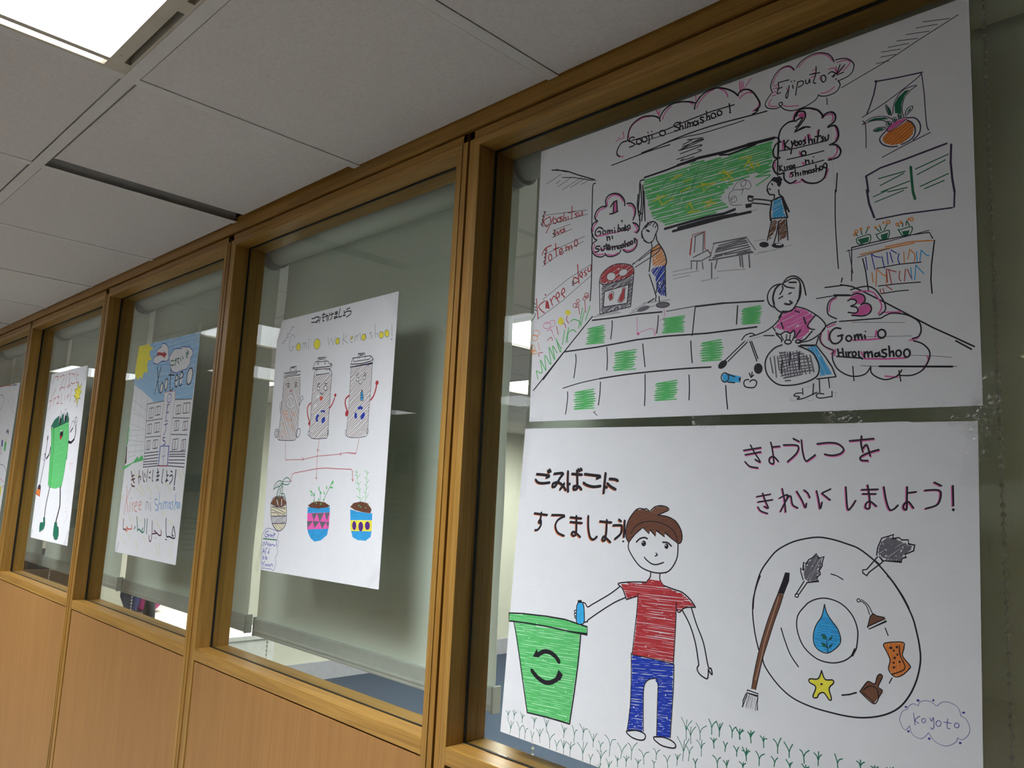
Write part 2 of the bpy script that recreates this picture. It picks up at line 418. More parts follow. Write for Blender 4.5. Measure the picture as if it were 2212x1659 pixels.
for x, y in LAMPS_FAR:
    o = copy_tree(lamp); o.location = (x + TW, y + TW, ZC + 0.0004)
    tag(o, 'square ceiling light out of frame, front row mirrored in the panes, back row added for frontal light', 'ceiling light', 'square lay-in ceiling lights')

# ------------------------------------------------------------------ shell of both rooms
def st(name, a, b, mat): return tag(MB().box(a, b).build(name, mat), kind='structure')
st('floor', (XL, YN, -0.1), (XR, BK, 0.0), M['floor'])
st('wall_left', (XL - 0.1, YN - 0.1, 0), (XL, 0.0, ZC + 0.2), M['wall'])
st('wall_right_light_block', (XR, YN - 0.1, 0), (XR + 0.1, 0.0, ZC + 0.2), M['wall_cutting_light'])  # unseen wall, set close and dark to hold back stray light
st('wall_back', (XL, YN - 0.1, 0), (XR, YN, ZC + 0.2), M['wall'])
st('wall_front', (XL - 0.1, 0.0, 0), (-5.0 - HG, BK, ZC + 0.2), M['veneer'])
st('wall_front', (2.0 + HG, 0.0, 0), (XR + 0.1, BK, ZC + 0.2), M['veneer'])
BX, BY = -5.3, 7.2
st('floor', (BX - 0.1, BK, -0.1), (XR, BY, 0.0), M['carpet'])
st('wall_beyond_left', (BX - 0.1, BK, 0), (BX, BY, ZC + 0.2), M['wall'])
st('wall_beyond_far', (BX - 0.1, BY, 0), (XR + 0.1, BY + 0.1, ZC + 0.2), M['wall'])
st('wall_beyond_right', (XR, BK, 0), (XR + 0.1, BY, ZC + 0.2), M['wall'])
st('baseboard_beyond', (BX, BK + 0.01, 0), (BX + 0.018, BY, 0.16), M['baseboard'])
LAMPS_BEYOND = [(GX - 2 * P6, 1.3), (GX - 7 * P6, 1.3), (GX - 5 * P6, 3.7), (GX + 2 * P6, 3.1), (GX - 1 * P6, 5.5), (GX - 7 * P6, 4.9), (GX + 2 * P6, 0.7), (GX - 4 * P6, 2.5)]  # last three added to brighten the room beyond
hb = [(x + TW, x + P6 - TW, y + TW, y + P6 - TW) for x, y in LAMPS_BEYOND]
tiled_slab('ceiling_beyond', BX, XR, BK, BY, holes=hb)
for i, (x, y) in enumerate(LAMPS_BEYOND):
    o = copy_tree(lamp); o.location = (x + TW, y + TW, ZC + 0.0004)
    for ch in o.children:
        if ch.name.startswith('diffuser'):
            ch.data = ch.data.copy(); ch.data.materials[0] = M['lamp_beyond']
    tag(o, 'square ceiling light in the room behind the glass, some added to brighten it', 'ceiling light', 'ceiling lights of the room beyond')

# ------------------------------------------------------------------ roller blinds hanging behind the glass
YBL = 0.17
def make_blind():
    root = empty('roller_blind')
    x0, x1, zt, zb = 0.024, 0.972, 0.61 + Z0, -0.452 + Z0
    mb = MB()
    nz = 24
    vs = []; fs = []
    for i in range(nz + 1):
        z = zt + (zb - zt) * i / nz; w = 0.0012 * math.sin(i * 0.9)
        for x, yy in ((x0, 0), (x1, 0)): vs += [(x, YBL + w, z), (x, YBL + w + 0.0008, z)]
    for i in range(nz):
        a = i * 4; fs += [(a, a + 2, a + 6, a + 4), (a + 1, a + 5, a + 7, a + 3), (a, a + 4, a + 5, a + 1), (a + 2, a + 3, a + 7, a + 6)]
    mb.add(vs, fs).build('fabric', M['blind'], root)
    MB().tube([(x0 - 0.004, YBL - 0.030, zt), (x1 + 0.004, YBL - 0.030, zt)], 0.0305, 28).build('roller_tube', M['blind'], root, True)
    for xx in (x0 - 0.016, x1 + 0.006):
        MB().tube([(xx, YBL - 0.030, zt), (xx + 0.010, YBL - 0.030, zt)], 0.038, 24).box((xx + 0.001, YBL - 0.05, zt), (xx + 0.009, YBL - 0.005, ZC - 0.001)).build('bracket', M['blind_cap'], root)
    MB().box((x0, YBL - 0.006, zb - 0.012), (x1, YBL + 0.012, zb + 0.034), 0, 0.003).box((x0 + .001, YBL - 0.0075, zb - 0.002), (x1 - .001, YBL + 0.0135, zb + 0.004), 0, .001).build('hem_bar', M['blind_bar'], root)
    for xx in (x0 - 0.004, x1 - 0.001): MB().box((xx, YBL - 0.008, zb - 0.014), (xx + 0.005, YBL + 0.014, zb + 0.036), 0, 0.001).build('end_cap', M['blind_cap'], root)
    for xx, yy in ((x0 + 0.035, YBL + 0.02), (x1 - 0.12, YBL - 0.062)):
        ch = MB(); z = zt
        while z > -0.62 + Z0:
            ch.ball((xx, yy, z), 0.0032, 6, 4); z -= 0.011
        ch.tube([(xx, yy, zt), (xx, yy, -0.62 + Z0)], 0.0008, 5)
        ch.build('chain', M['chain'], root, True)
    return root
bl = make_blind()
BLAB = {1: 'grey green roller blind out of frame at the right', 0: 'grey green roller blind behind the two large landscape posters', -1: 'grey green roller blind behind the poster with three lidded bins',
        -2: 'grey green roller blind behind the school building poster', -3: 'grey green roller blind behind the poster of one tall green bin', -4: 'grey green roller blind behind the leftmost poster, at the left edge', -5: 'grey green roller blind out of frame at the far left'}
for n, xk in enumerate(XS):
    o = bl if n == 0 else copy_tree(bl)
    o.location = (xk, 0, 0)
    tag(o, BLAB[xk], 'blind', 'roller blinds behind the glazed partition')

# ------------------------------------------------------------------ posters taped to the glass
POSTERS = {
 'A': ((0.1536, 0.5678), [(0.0, 0.0), (0.6989, -0.0038), (0.6981, -0.4989), (0.0005, -0.4936)], '''
s P 18:2001,-352 1968,-282 2006,-173 2097,-101 2256,-68 2392,-92;2628,-221 2648,-159 2701,-99 2786,-49;3248,-232 3277,-166 3347,-105 3446,-45 3545,-33;3642,-55 3720,-113 3769,-194 3779,-231;3968,-326 4005,-294 4097,-272 4179,-304;4188,-304 4252,-414 4279,-494 4253,-556 4181,-589;2913,-34 2997,-39 3123,-95 3186,-154;1747,-530 1785,-601 1881,-618
l P 14:2497,-8 2548,-107;2579,-29 2560,-131;2536,-54 2567,-153;3228,-8 3236,-124;3296,-50 3250,-129;3966,-45 3977,-221;4003,-58 3986,-215 4037,-79 4026,-157 3995,-236;3995,-236 4151,-75;1703,-314 1798,-281 1749,-256;1854,-183 1875,-304 1798,-291
s K 20:1990,-399 1953,-338 1983,-186 2073,-94 2233,-49 2392,-80 2505,-129 2561,-174;2584,-233 2578,-172 2635,-87 2721,-37 2828,-15 2976,-36 3123,-86 3216,-136;3214,-239 3227,-159 3326,-60 3446,-17 3603,-26 3759,-99 3873,-185 3940,-262;3946,-277 3958,-233 4023,-206 4115,-233 4188,-304 4243,-394 4288,-489 4289,-550 4253,-583;4262,-568 4217,-589 4262,-586 4244,-615 4172,-636;1943,-371 1848,-367 1779,-417 1739,-497 1748,-560 1797,-594
s K 18:2087,-358 2035,-333 1989,-359 2014,-406 2085,-458 2097,-481 2052,-498 1994,-494;2367,-394 2381,-467 2383,-536 2360,-539;2428,-407 2443,-476;2952,-382 2899,-352 2846,-377 2868,-413 2932,-452 2943,-475 2902,-490 2859,-477;2962,-357 2954,-487;2960,-451 2995,-434 3017,-497;3050,-404 3058,-501;3098,-400 3094,-502;3099,-438 3129,-429 3141,-498;3140,-451 3181,-441 3192,-505;3262,-452 3211,-436 3202,-480 3243,-512 3269,-482 3272,-437 3283,-515;3372,-422 3322,-406 3322,-434 3373,-478 3363,-503 3313,-487;3420,-335 3433,-488;3436,-443 3467,-425 3482,-495;3803,-343 3819,-467
c K 18:2182,-456 51,-15 -1,46;2290,-449 50,-15 -1,46;2633,-446 55,-17 -1,45;3540,-449 39,-13 -1,41;3643,-440 39,-13 0,37
e K 0:2355,-351 14,-4 0,12;2433,-361 13,-4 0,12;3818,-488 17,-6 0,16
l K 16:2037,-393 2401,-414 2708,-411 3128,-381 3529,-371 3885,-389
l K 10:1994,-490 2403,-483 2710,-489 3130,-495 3492,-488 3686,-478
s K 15:1634,-710 2184,-684 2497,-677 2779,-682
s K 17:2184,-684 2925,-612 3533,-603 4136,-642 4400,-658
s K 12:2240,-661 2926,-631 3336,-671 3822,-684 4045,-684
s K 12:3012,-751 3176,-725 3093,-700 3367,-745;3002,-786 3377,-767;2951,-828 3257,-758 3368,-782 2992,-821;2940,-828 3299,-845 3319,-870 2973,-890;3280,-914 3330,-928 3301,-951 2912,-964;3037,-984 2986,-1007 3221,-1008
h g 26 37 -0:2289,-1153 2726,-1134 3343,-1107 3732,-1161 4030,-1122 4475,-1152 4484,-1425 4389,-1535 4105,-1563 3923,-1568 3738,-1662 3664,-1785 3816,-1945 3551,-1972 3158,-1973 2746,-1983 2484,-1804 2437,-1679 2341,-1408
h g 24 91 6:2379,-1176 2937,-1134 3732,-1161 4282,-1178 3923,-1550 3625,-1776 2953,-1909 2528,-1814 2386,-1419
s g 19:4240,-1728 4450,-1628 4231,-1596 4458,-1563 4257,-1543 4475,-1508 4266,-1485 4475,-1440;4033,-1509 4283,-1455 4213,-1522;4475,-1166 4282,-1178 4484,-1280 4300,-1305 4475,-1371
l Y 19:3976,-1248 4167,-1275 4050,-1409 4104,-1301 4212,-1470 4105,-1467 4194,-1361;3649,-1371 3885,-1435 3736,-1502 3715,-1354 3886,-1558 3660,-1482;3270,-1499 3593,-1518 3390,-1593 3349,-1473 3526,-1519;2477,-1536 2735,-1504 2562,-1462 2653,-1635 2863,-1573;3094,-1794 3153,-1717 3216,-1841 3116,-1872 3336,-1887;3374,-1769 3607,-1825 3473,-1864 3529,-1753 3414,-1869;2814,-1261 3022,-1241 2876,-1230;3045,-1358 3187,-1349;2986,-1510 3169,-1473;4230,-1441 4265,-1381 4283,-1455
l G 6:2820,-1544 2960,-1262;2887,-1709 3005,-1422;2948,-1686 3085,-1350;3132,-1638 3305,-1206;3190,-1524 3227,-1332;3012,-1775 3150,-1533;3348,-1400 3482,-1200;2625,-1383 2770,-1193
l K 26:2310,-1100 2725,-1086 2935,-1068 3242,-1069
l K 37:2925,-1065 3302,-1049 3731,-1080 4066,-1080 4509,-1095
l K 22:3655,-1104 3807,-1138 4229,-1110;4102,-1064 4492,-1085
s K 15:4509,-1090 4569,-1125 4578,-1298 4561,-1463 4561,-1666
s K 19:2254,-1125 2222,-1165 2217,-1397 2202,-1625 2241,-1788 2223,-1937 2168,-1987;2306,-1128 2243,-1132;2234,-1187 2266,-1505 2229,-1785;2279,-1219 2299,-1513 2275,-1815;2305,-1322 2342,-1829;2193,-1352 2189,-1584 2272,-1699
l K 34:2716,-2038 3058,-2024 3455,-2012 3742,-2024 3909,-2001;2864,-2107 3359,-2098 3742,-2085 4162,-2094;2957,-2075 3456,-2057 3928,-2075
l l 14:4171,-2088 4260,-2082
s K 17:284,-427 618,-534 891,-675 1206,-831 1296,-881;382,-443 646,-557
l K 12:543,-636 813,-707 1246,-872
l K 7:172,-659 512,-564;397,-717 491,-676;442,-782 773,-686;555,-864 998,-745;742,-873 1077,-787;991,-879 1181,-835
s K 18:1299,-937 1249,-956 1245,-1160 1251,-1569 1270,-1894
l l 4:2107,-1135 2125,-1335
s K 15:130,-1169 174,-1190 107,-1250 150,-1271 97,-1313 126,-1341 81,-1385 117,-1425;388,-1568 431,-1599 378,-1630 434,-1663 395,-1686
s R 17:146,-1195 117,-1425;291,-1292 141,-1344 217,-1468 270,-1415;292,-1313 311,-1403;374,-1311 312,-1425 210,-1584;580,-1357 527,-1366 584,-1421 545,-1454;618,-1302 612,-1459;615,-1407 662,-1396 671,-1461;715,-1387 718,-1451;799,-1218 798,-1458;712,-1324 870,-1329;924,-1372 872,-1381 927,-1435 875,-1444;949,-1368 965,-1433 1016,-1424 1026,-1365 1043,-1440;416,-1574 434,-1663 486,-1610 502,-1666 552,-1593;619,-1596 566,-1606 569,-1648 627,-1640 632,-1578 654,-1656
c R 17:407,-1403 41,-9 -3,47;502,-1403 38,-8 -2,43
l K 7:163,-1241 711,-1313 1134,-1369;90,-1441 585,-1442 979,-1447 1157,-1446;402,-1567 775,-1540;355,-1699 819,-1635
s P 22:1576,-1401 1572,-1300 1642,-1246 1738,-1250 1834,-1303 1896,-1397;2004,-1492 2086,-1530 2127,-1627 2115,-1721;1528,-1420 1406,-1442 1337,-1547;1366,-1644 1294,-1699 1285,-1778;2129,-1831 2188,-1911 2179,-1966 2134,-1966;1376,-1887 1619,-1888 2063,-1899
s K 22:1552,-1405 1535,-1291 1593,-1224 1713,-1218 1833,-1273 1919,-1383 1934,-1481;1979,-1453 2072,-1479 2144,-1573 2147,-1670 2104,-1758;1552,-1405 1453,-1388 1357,-1430 1311,-1521 1339,-1588 1377,-1617;1377,-1621 1291,-1638 1250,-1730 1276,-1857;2106,-1806 2187,-1853 2234,-1940 2191,-1992
f P 0:1707,-1372 1761,-1365 1777,-1547 1713,-1548
l K 22:1637,-1435 1706,-1362 1765,-1356;1765,-1356 1784,-1549;1707,-1372 1701,-1549;1630,-1553 1702,-1559 1796,-1541
s K 22:1494,-1782 1419,-1736 1346,-1771 1337,-1839 1388,-1884 1448,-1862 1434,-1809 1385,-1809;1592,-1823 1600,-1894;1593,-1843 1628,-1831 1642,-1883;1641,-1853 1684,-1842 1695,-1888;1741,-1850 1750,-1896;1816,-1772 1809,-1898;1807,-1853 1847,-1842 1855,-1882 1816,-1896;1924,-1854 1889,-1856 1883,-1888 1921,-1892 1928,-1851 1944,-1905;1950,-1811 1967,-1906;2006,-1839 1961,-1868 2018,-1917;1877,-1717 1892,-1740
c K 19:1525,-1845 34,-7 -1,32;2030,-1857 23,-5 -1,29
e K 0:1735,-1814 14,-3 0,12
s K 16:2295,-2103 2281,-2007 2334,-1923 2421,-1875 2508,-1875 2574,-1937 2587,-2015 2557,-2083 2570,-2159
l K 14:2335,-1961 2398,-1861;2378,-1932 2442,-1861;2422,-1923 2486,-1870;2488,-1956 2530,-1890;2533,-1984 2570,-1936;2357,-1947 2421,-1875
l K 25:2380,-1990 2425,-2018
s y 9:3869,-1695 3924,-1621 4015,-1574 4079,-1608 4070,-1676 4016,-1679 4006,-1607 4106,-1615 4160,-1699 4125,-1750 4052,-1723 4017,-1801;3814,-1822 3823,-1736 3906,-1704 4034,-1736 4016,-1705;3824,-1859 3870,-1800 3925,-1814 3935,-1877 3871,-1888 3852,-1839 3907,-1827;3805,-1784 3853,-1918 4018,-1957
l K 9:5454,-678 5960,-539 6173,-470 6422,-380 6870,-233
l K 7:6474,-161 6774,-241;6392,-209 6637,-260;6275,-250 6544,-314;6163,-292 6409,-355;6056,-337 6300,-380;5970,-370 6202,-418;5962,-436 6145,-467;5903,-505 6067,-524
s P 13:4482,-300 4534,-179 4629,-100 4732,-112 4799,-189;4866,-171 4966,-88 5129,-74 5257,-132 5342,-248;5396,-294 5504,-302 5572,-344 5557,-387 5487,-444;5181,-662 5284,-668 5362,-629;4474,-499 4430,-554 4456,-606 4560,-641;4629,-638 4697,-687 4864,-729;4500,-315 4578,-317;4491,-356 4560,-354;4482,-406 4543,-409;4474,-455 4534,-459;5063,-287 5103,-285;5055,-334 5111,-330;5046,-382 5111,-380;5286,-353 5365,-365 5395,-459;5388,-349 5403,-445;5488,-394 5410,-465;4697,-411 4714,-469;5175,-395 5167,-459
s K 12:4473,-385 4456,-291 4508,-169 4595,-96 4698,-85 4766,-125 4808,-184;4833,-167 4900,-97 4999,-58 5129,-54 5257,-110 5327,-184 5362,-273;5378,-254 5443,-259 5535,-294 5602,-364 5624,-429 5593,-515 5517,-553 5409,-563;5417,-566 5439,-632 5392,-705 5283,-725 5189,-704 5141,-668;5144,-686 5093,-735 4963,-775 4798,-780 4680,-732 4603,-655 4581,-605 4621,-601 4629,-638 4560,-667 4456,-641 4390,-593 4377,-527 4439,-443 4482,-397
s K 13:4569,-296 4578,-369 4552,-447 4603,-448;4569,-288 4731,-303;4552,-378 4629,-379;4731,-389 4714,-521 4697,-566 4680,-526 4706,-466;4782,-398 4790,-453;4857,-374 4823,-567;4857,-382 4923,-389 4931,-443 4865,-462;4965,-387 4973,-440 5005,-452 5022,-399 5030,-452;5115,-247 5111,-355 5078,-461 5110,-490;5030,-334 5167,-356;5278,-416 5333,-403 5395,-459;5395,-459 5503,-367;5395,-459 5442,-344;5395,-475 5487,-468;5371,-451 5332,-478;5348,-492 5371,-467;5378,-536 5394,-525
c K 13:5217,-461 32,-11 0,50
e K 0:4762,-339 10,-4 0,10;4807,-347 10,-4 0,10
l K 10:5259,-750 5263,-851
s P 18:4781,-919 4814,-828 4864,-793;5060,-849 5155,-906 5210,-1023;5234,-998 5312,-998 5342,-1049 5326,-1109;5372,-1205 5394,-1309 5370,-1383;5384,-1476 5391,-1550 5337,-1615 5275,-1606;4893,-1804 4958,-1869;5274,-1758 5227,-1874;4795,-1836 4893,-1836;4527,-1454 4518,-1553
s K 20:4806,-944 4814,-862 4881,-799 4995,-811 5124,-879 5187,-958 5215,-1008;5186,-1015 5250,-970 5328,-979 5373,-1043 5357,-1119 5279,-1160;5271,-1174 5357,-1176 5402,-1247 5409,-1346 5370,-1407 5292,-1428;5308,-1429 5385,-1460 5437,-1547 5413,-1620 5337,-1639 5275,-1633;4806,-935 4714,-931 4620,-987 4578,-1094 4586,-1173;4612,-1181 4535,-1201 4496,-1292 4518,-1383 4595,-1414;4595,-1405 4518,-1435 4492,-1512 4527,-1607 4586,-1648 4646,-1647;4654,-1641 4662,-1743 4745,-1823 4828,-1803;4909,-1808 4990,-1878 5117,-1910 5211,-1870 5243,-1782 5251,-1720
f P 0:4847,-872 4897,-846 4946,-862 4959,-925 4913,-944
s K 18:4831,-884 4864,-827 4946,-846 4962,-926 4913,-994 4813,-1098 4929,-1067 5026,-1097;4822,-949 4864,-928 4921,-930 4863,-1012 4822,-1033;4813,-1098 4961,-1077
l P 23:4637,-1180 4637,-1299;4961,-1210 4960,-1310;5017,-1194 5025,-1263;4878,-1402 4894,-1473;4919,-1571 4943,-1603;4754,-1667 4737,-1730;5130,-1179 5137,-1263
s K 18:4654,-1168 4671,-1325;4722,-1188 4671,-1249 4738,-1320;4763,-1218 4780,-1290;4813,-1216 4771,-1304 4755,-1400;4961,-1252 4931,-1259 4964,-1302 4931,-1318;4996,-1196 5012,-1325;5012,-1284 5049,-1278 5057,-1330;5083,-1280 5089,-1331;5150,-1169 5125,-1334;5097,-1255 5176,-1267;5211,-1286 5184,-1294 5211,-1327 5184,-1343;5231,-1300 5239,-1343 5270,-1344 5278,-1282
c K 18:4834,-1276 23,-7 0,30;4889,-1280 21,-6 0,28;4935,-1443 32,-9 0,33
l K 13:4595,-1312 4796,-1337 5262,-1358;4696,-1467 4959,-1483 5214,-1488;4646,-1622 4894,-1622 5213,-1620
s K 16:4586,-1521 4595,-1608;4629,-1533 4595,-1566 4637,-1611;4662,-1559 4671,-1612;4696,-1568 4704,-1612 4704,-1587 4729,-1569;4738,-1605 4771,-1597 4754,-1567 4733,-1595 4771,-1630;4779,-1607 4812,-1600 4796,-1570 4779,-1599 4812,-1625;4959,-1541 4967,-1609;4967,-1568 4999,-1561 5015,-1614;5055,-1576 5063,-1619;4795,-1678 4754,-1676 4787,-1718 4762,-1736;4815,-1642 4823,-1744;4823,-1711 4853,-1702 4861,-1746;4889,-1703 4893,-1746;4926,-1689 4929,-1750;4929,-1714 4950,-1703 4958,-1752;4958,-1722 4983,-1709 4990,-1755;5031,-1709 5007,-1710 5010,-1744 5038,-1744 5039,-1711 5046,-1749;5086,-1707 5063,-1714 5089,-1741 5062,-1750;5103,-1655 5110,-1755;5115,-1723 5142,-1714 5149,-1757
c K 16:5178,-1721 20,-6 0,26;5231,-1701 23,-6 0,32
e K 0:5072,-1532 10,-3 0,10
l K 17:4569,-1168 4561,-1599
l p 15:5899,-747 6167,-789 6452,-823;5906,-742 5867,-919 5807,-1088 5777,-1150
s p 10:5718,-1178 6022,-1066 6383,-883 6438,-826;6444,-844 6465,-1095 6477,-1401 6487,-1539 6505,-1597;5959,-1791 6216,-1712 6524,-1632;5724,-1228 5760,-1310 5762,-1610
e p 0:5899,-747 19,-7 0,19
f G 0:6123,-1255 6118,-1130 6161,-1059 6245,-995 6300,-999 6237,-1062 6201,-1157 6198,-1280;5790,-1249 5876,-1237 6004,-1271 6045,-1307 5961,-1288 5804,-1269;5859,-1404 5910,-1386 5987,-1405 5966,-1425 5902,-1425;6021,-1128 6062,-1181 6088,-1274 6046,-1246;6259,-1307 6280,-1261 6315,-1241 6307,-1269;6170,-1316 6184,-1290 6197,-1325 6183,-1344
e G 0:6044,-1369 19,-6 0,18;6114,-1337 14,-4 0,18;6163,-1299 11,-4 1,28
f P 0:6029,-1426 6086,-1382 6155,-1358 6244,-1356 6251,-1381 6182,-1412 6098,-1448 6035,-1459
f O 0:5971,-1532 6042,-1461 6154,-1449 6264,-1400 6304,-1421 6343,-1486 6327,-1579 6286,-1627 6190,-1674 6080,-1665 5998,-1617 5967,-1570
h o 13 37 32:5971,-1532 6042,-1461 6154,-1449 6264,-1400 6304,-1421 6343,-1486 6327,-1579 6286,-1627 6190,-1674 6080,-1665 5998,-1617
s p 9:6095,-1254 6112,-1127 6162,-1036 6246,-972 6381,-971 6313,-1011 6243,-1079 6214,-1162 6206,-1251 6224,-1334;5716,-1281 5804,-1230 5905,-1228 6018,-1267 6087,-1321;5731,-1278 5847,-1267 5961,-1296 6044,-1353;5852,-1402 5903,-1379 6001,-1402 5987,-1428 5902,-1430 5852,-1402;6014,-1102 6062,-1188 6081,-1272;6007,-1116 6033,-1210 6053,-1256;6239,-1308 6267,-1241 6322,-1225 6328,-1261 6279,-1306 6238,-1323;6015,-1437 6086,-1367 6183,-1344 6265,-1355 6209,-1406 6112,-1452 6042,-1469 6015,-1437
s p 13:6029,-1441 5957,-1497 5931,-1551 5969,-1624 6052,-1676 6142,-1698;6264,-1393 6317,-1440 6353,-1527 6340,-1613 6285,-1665 6190,-1689;6265,-1362 6345,-1385 6397,-1450 6415,-1531 6393,-1614 6325,-1669
c p 7:6044,-1369 33,-11 1,34;6114,-1337 25,-8 1,31;6177,-1311 20,-7 1,34
l p 20:5749,-1988 5936,-1923 6213,-1893 6698,-1825;6748,-1847 6736,-2068 6748,-2288 6768,-2450;5757,-1990 5782,-2205
l G 13:5905,-2060 6223,-2046;5925,-2157 6044,-2119 6209,-2069;5937,-2242 6274,-2186;6014,-2261 6245,-2261;6343,-2051 6713,-1963;6361,-2127 6680,-2026;6391,-2286 6707,-2205;6442,-2325 6661,-2279
l G 28:6291,-2004 6300,-2186 6310,-2335 6332,-2430
s K 14:5388,-1845 5370,-2101
l l 3:5290,-851 5349,-2002
s K 14:4510,-1695 4441,-1736 4407,-1796 4424,-1866;4476,-1754 4489,-1783;4433,-1819 4459,-1842
h K 21 19 56:4458,-1707 4510,-1670 4595,-1684 4629,-1751 4603,-1812 4578,-1839 4536,-1761
s P 22:1332,-2009 1311,-2105 1389,-2199 1536,-2217;1608,-2240 1728,-2273 1822,-2251;1936,-2215 2052,-2257 2164,-2212 2206,-2106;1376,-1887 1595,-1893;1435,-2128 2094,-2140
s K 19:1274,-1816 1315,-1905 1378,-1948;1378,-1948 1282,-1999 1274,-2097 1340,-2200 1465,-2257 1561,-2241;1559,-2212 1610,-2270 1729,-2292 1845,-2266 1879,-2214;1925,-2223 2007,-2277 2121,-2270 2187,-2216 2196,-2142 2160,-2077
s K 22:1584,-1924 1599,-2002;1593,-1958 1633,-1940 1652,-2003;1692,-1943 1704,-1988;1445,-2067 1371,-2056 1360,-2090 1422,-2116 1411,-2148 1350,-2148;1470,-2096 1484,-2148 1533,-2147 1542,-2090;1577,-2047 1593,-2159;1518,-2085 1638,-2079;1616,-2134 1664,-2133 1639,-2099 1609,-2123 1629,-2162 1672,-2158;1699,-2111 1713,-2182;1712,-2143 1747,-2126 1760,-2181;1759,-2148 1794,-2129 1814,-2182;1864,-2134 1829,-2146 1843,-2184 1877,-2165 1883,-2133 1894,-2188;1933,-2118 1906,-2138 1946,-2165 1912,-2182;1955,-2074 1970,-2183;1969,-2144 1998,-2131 2009,-2181;2137,-2072 2158,-2153
c K 21:2040,-2145 23,-5 -1,29;2094,-2135 23,-5 -1,29
s K 15:200,-1891 243,-1920 199,-1965 233,-1992 194,-2027 232,-2066 184,-2100 215,-2158
s R 19:135,-1974 199,-1869 348,-1835;240,-1856 216,-2169;443,-1822 483,-2060;408,-1920 529,-1912;547,-2010 613,-1981 584,-1933 546,-1978 576,-2046 642,-2028;689,-1912 707,-2009;704,-1957 742,-1933 773,-2011;770,-1959 815,-1927 837,-2003;41,-2751 105,-3115;253,-2823 106,-2907 252,-3041;375,-2800 436,-2932;404,-2845 454,-2770 482,-2784;497,-2817 589,-2790 550,-2713 508,-2778 581,-2891;627,-2765 704,-2726 674,-2660 631,-2735 709,-2828;1005,-2551 901,-2514 906,-2616 1007,-2592;968,-2292 1022,-2634;1042,-2517 1091,-2495 1064,-2440 1028,-2495 1094,-2546;1163,-2418 1127,-2451 1179,-2500 1143,-2524;1200,-2394 1215,-2456 1264,-2445 1268,-2356
l R 33:295,-2829 288,-2953 344,-2971 315,-2853
c R 19:333,-2053 39,-7 -3,60;918,-1906 36,-7 -3,58
e R 0:261,-2716 19,-3 -1,15
l K 7:246,-1963 688,-1891 1111,-1827;161,-2180 614,-2012 1090,-1910;197,-2794 772,-2513 1260,-2345;92,-3134 660,-2882 1280,-2537
s K 12:-10,-2827 33,-2855;8,-2893 51,-2920;16,-2947 63,-2974;44,-3023 6,-3092 -75,-3155;865,-2569 905,-2595;867,-2599 907,-2626;868,-2630 908,-2652
s K 18:1265,-1774 1282,-2279 1287,-2677 1275,-2971
c R 11:1011,-2933 33,-5 -1,28;951,-3004 46,-6 -2,36;1002,-3011 36,-5 -2,32;1196,-2861 45,-7 -2,36;1148,-2913 30,-4 -1,28;1209,-2892 25,-4 -1,24
s R 12:1028,-3035 1060,-3168;1163,-2955 1184,-3155;791,-3163 768,-3220 824,-3297;550,-3314 567,-3377 598,-3461;654,-3276 733,-3296 763,-3370;349,-3545 427,-3492 470,-3548;173,-3803 156,-3750 252,-3739
f Y2 0:735,-3075 786,-3051 839,-3079 866,-3112 830,-3158 751,-3137;577,-3216 622,-3161 675,-3178 718,-3244 669,-3308 588,-3278
s P 9:277,-3240 358,-3229 411,-3205 491,-3205 508,-3268 470,-3304 337,-3329 253,-3299 250,-3236 303,-3212 414,-3257 390,-3315 448,-3383;448,-3383 522,-3523;325,-3369 433,-3361 449,-3403
c O 10:79,-3381 78,-9 -3,54;42,-3460 78,-9 -3,52;11,-3643 50,-5 -4,62;58,-3720 56,-5 -2,33;15,-3705 50,-5 -2,37
l O 10:131,-3552 181,-3701
s g 16:120,-4063 170,-4209;119,-4053 259,-4094 204,-3867 338,-4060;351,-4061 309,-3795 453,-3969 396,-3661 542,-3897 476,-3649 589,-3781;549,-3526 654,-3767 676,-3690;700,-3652 738,-3397;776,-3620 828,-3367;815,-3624 820,-3466 920,-3418 998,-3467;861,-3272 937,-3241 1066,-3297 1095,-3380;1046,-3413 1118,-3067;1094,-3360 1158,-3132;1190,-3293 1279,-3060;663,-3708 549,-3536
l l 21:1336,-3253 1904,-3251;1432,-3227 1857,-3226;2131,-3263 2478,-3144;2087,-3294 2566,-3230;2349,-3163 2837,-3178
s K 18:1336,-3243 758,-3768 293,-4218;733,-3785 71,-4395
h y 20 26 23:1509,-2742 2112,-2696 2071,-2812 1573,-2859
h y 20 27 23:1509,-2752 1573,-2859 1560,-3118 1516,-3218
h y 19 26 24:1516,-3218 1560,-3118 2036,-3118 2094,-3179
h y 19 26 24:2123,-2679 2158,-2723 2106,-3184 2036,-3118 2053,-2809
h R 27 29 23:1468,-2647 1501,-2555 1641,-2462 1829,-2441 2037,-2488 2126,-2556 2137,-2634 2022,-2691 1745,-2722 1532,-2716
e W 0:1699,-2627 80,25 -43,64;1941,-2601 82,18 -29,54
c y 11:1699,-2627 80,25 -43,64;1941,-2601 82,18 -29,54
s K 13:1457,-2665 1501,-2555 1641,-2462 1828,-2437 2037,-2484 2130,-2548 2144,-2645 2022,-2700 1746,-2731 1532,-2732 1457,-2665
l K 13:1458,-2685 1492,-3225;2155,-2628 2130,-2907 2106,-3184;1492,-3225 2106,-3184;1573,-2859 2060,-2816 2036,-3118 1560,-3118 1573,-2859
f R 0:1894,-2984 1927,-2932 1947,-2859 1982,-2865 1974,-2958 1976,-3034 1921,-3083 1862,-3056;1671,-2922 1741,-2904 1744,-3000 1686,-3021
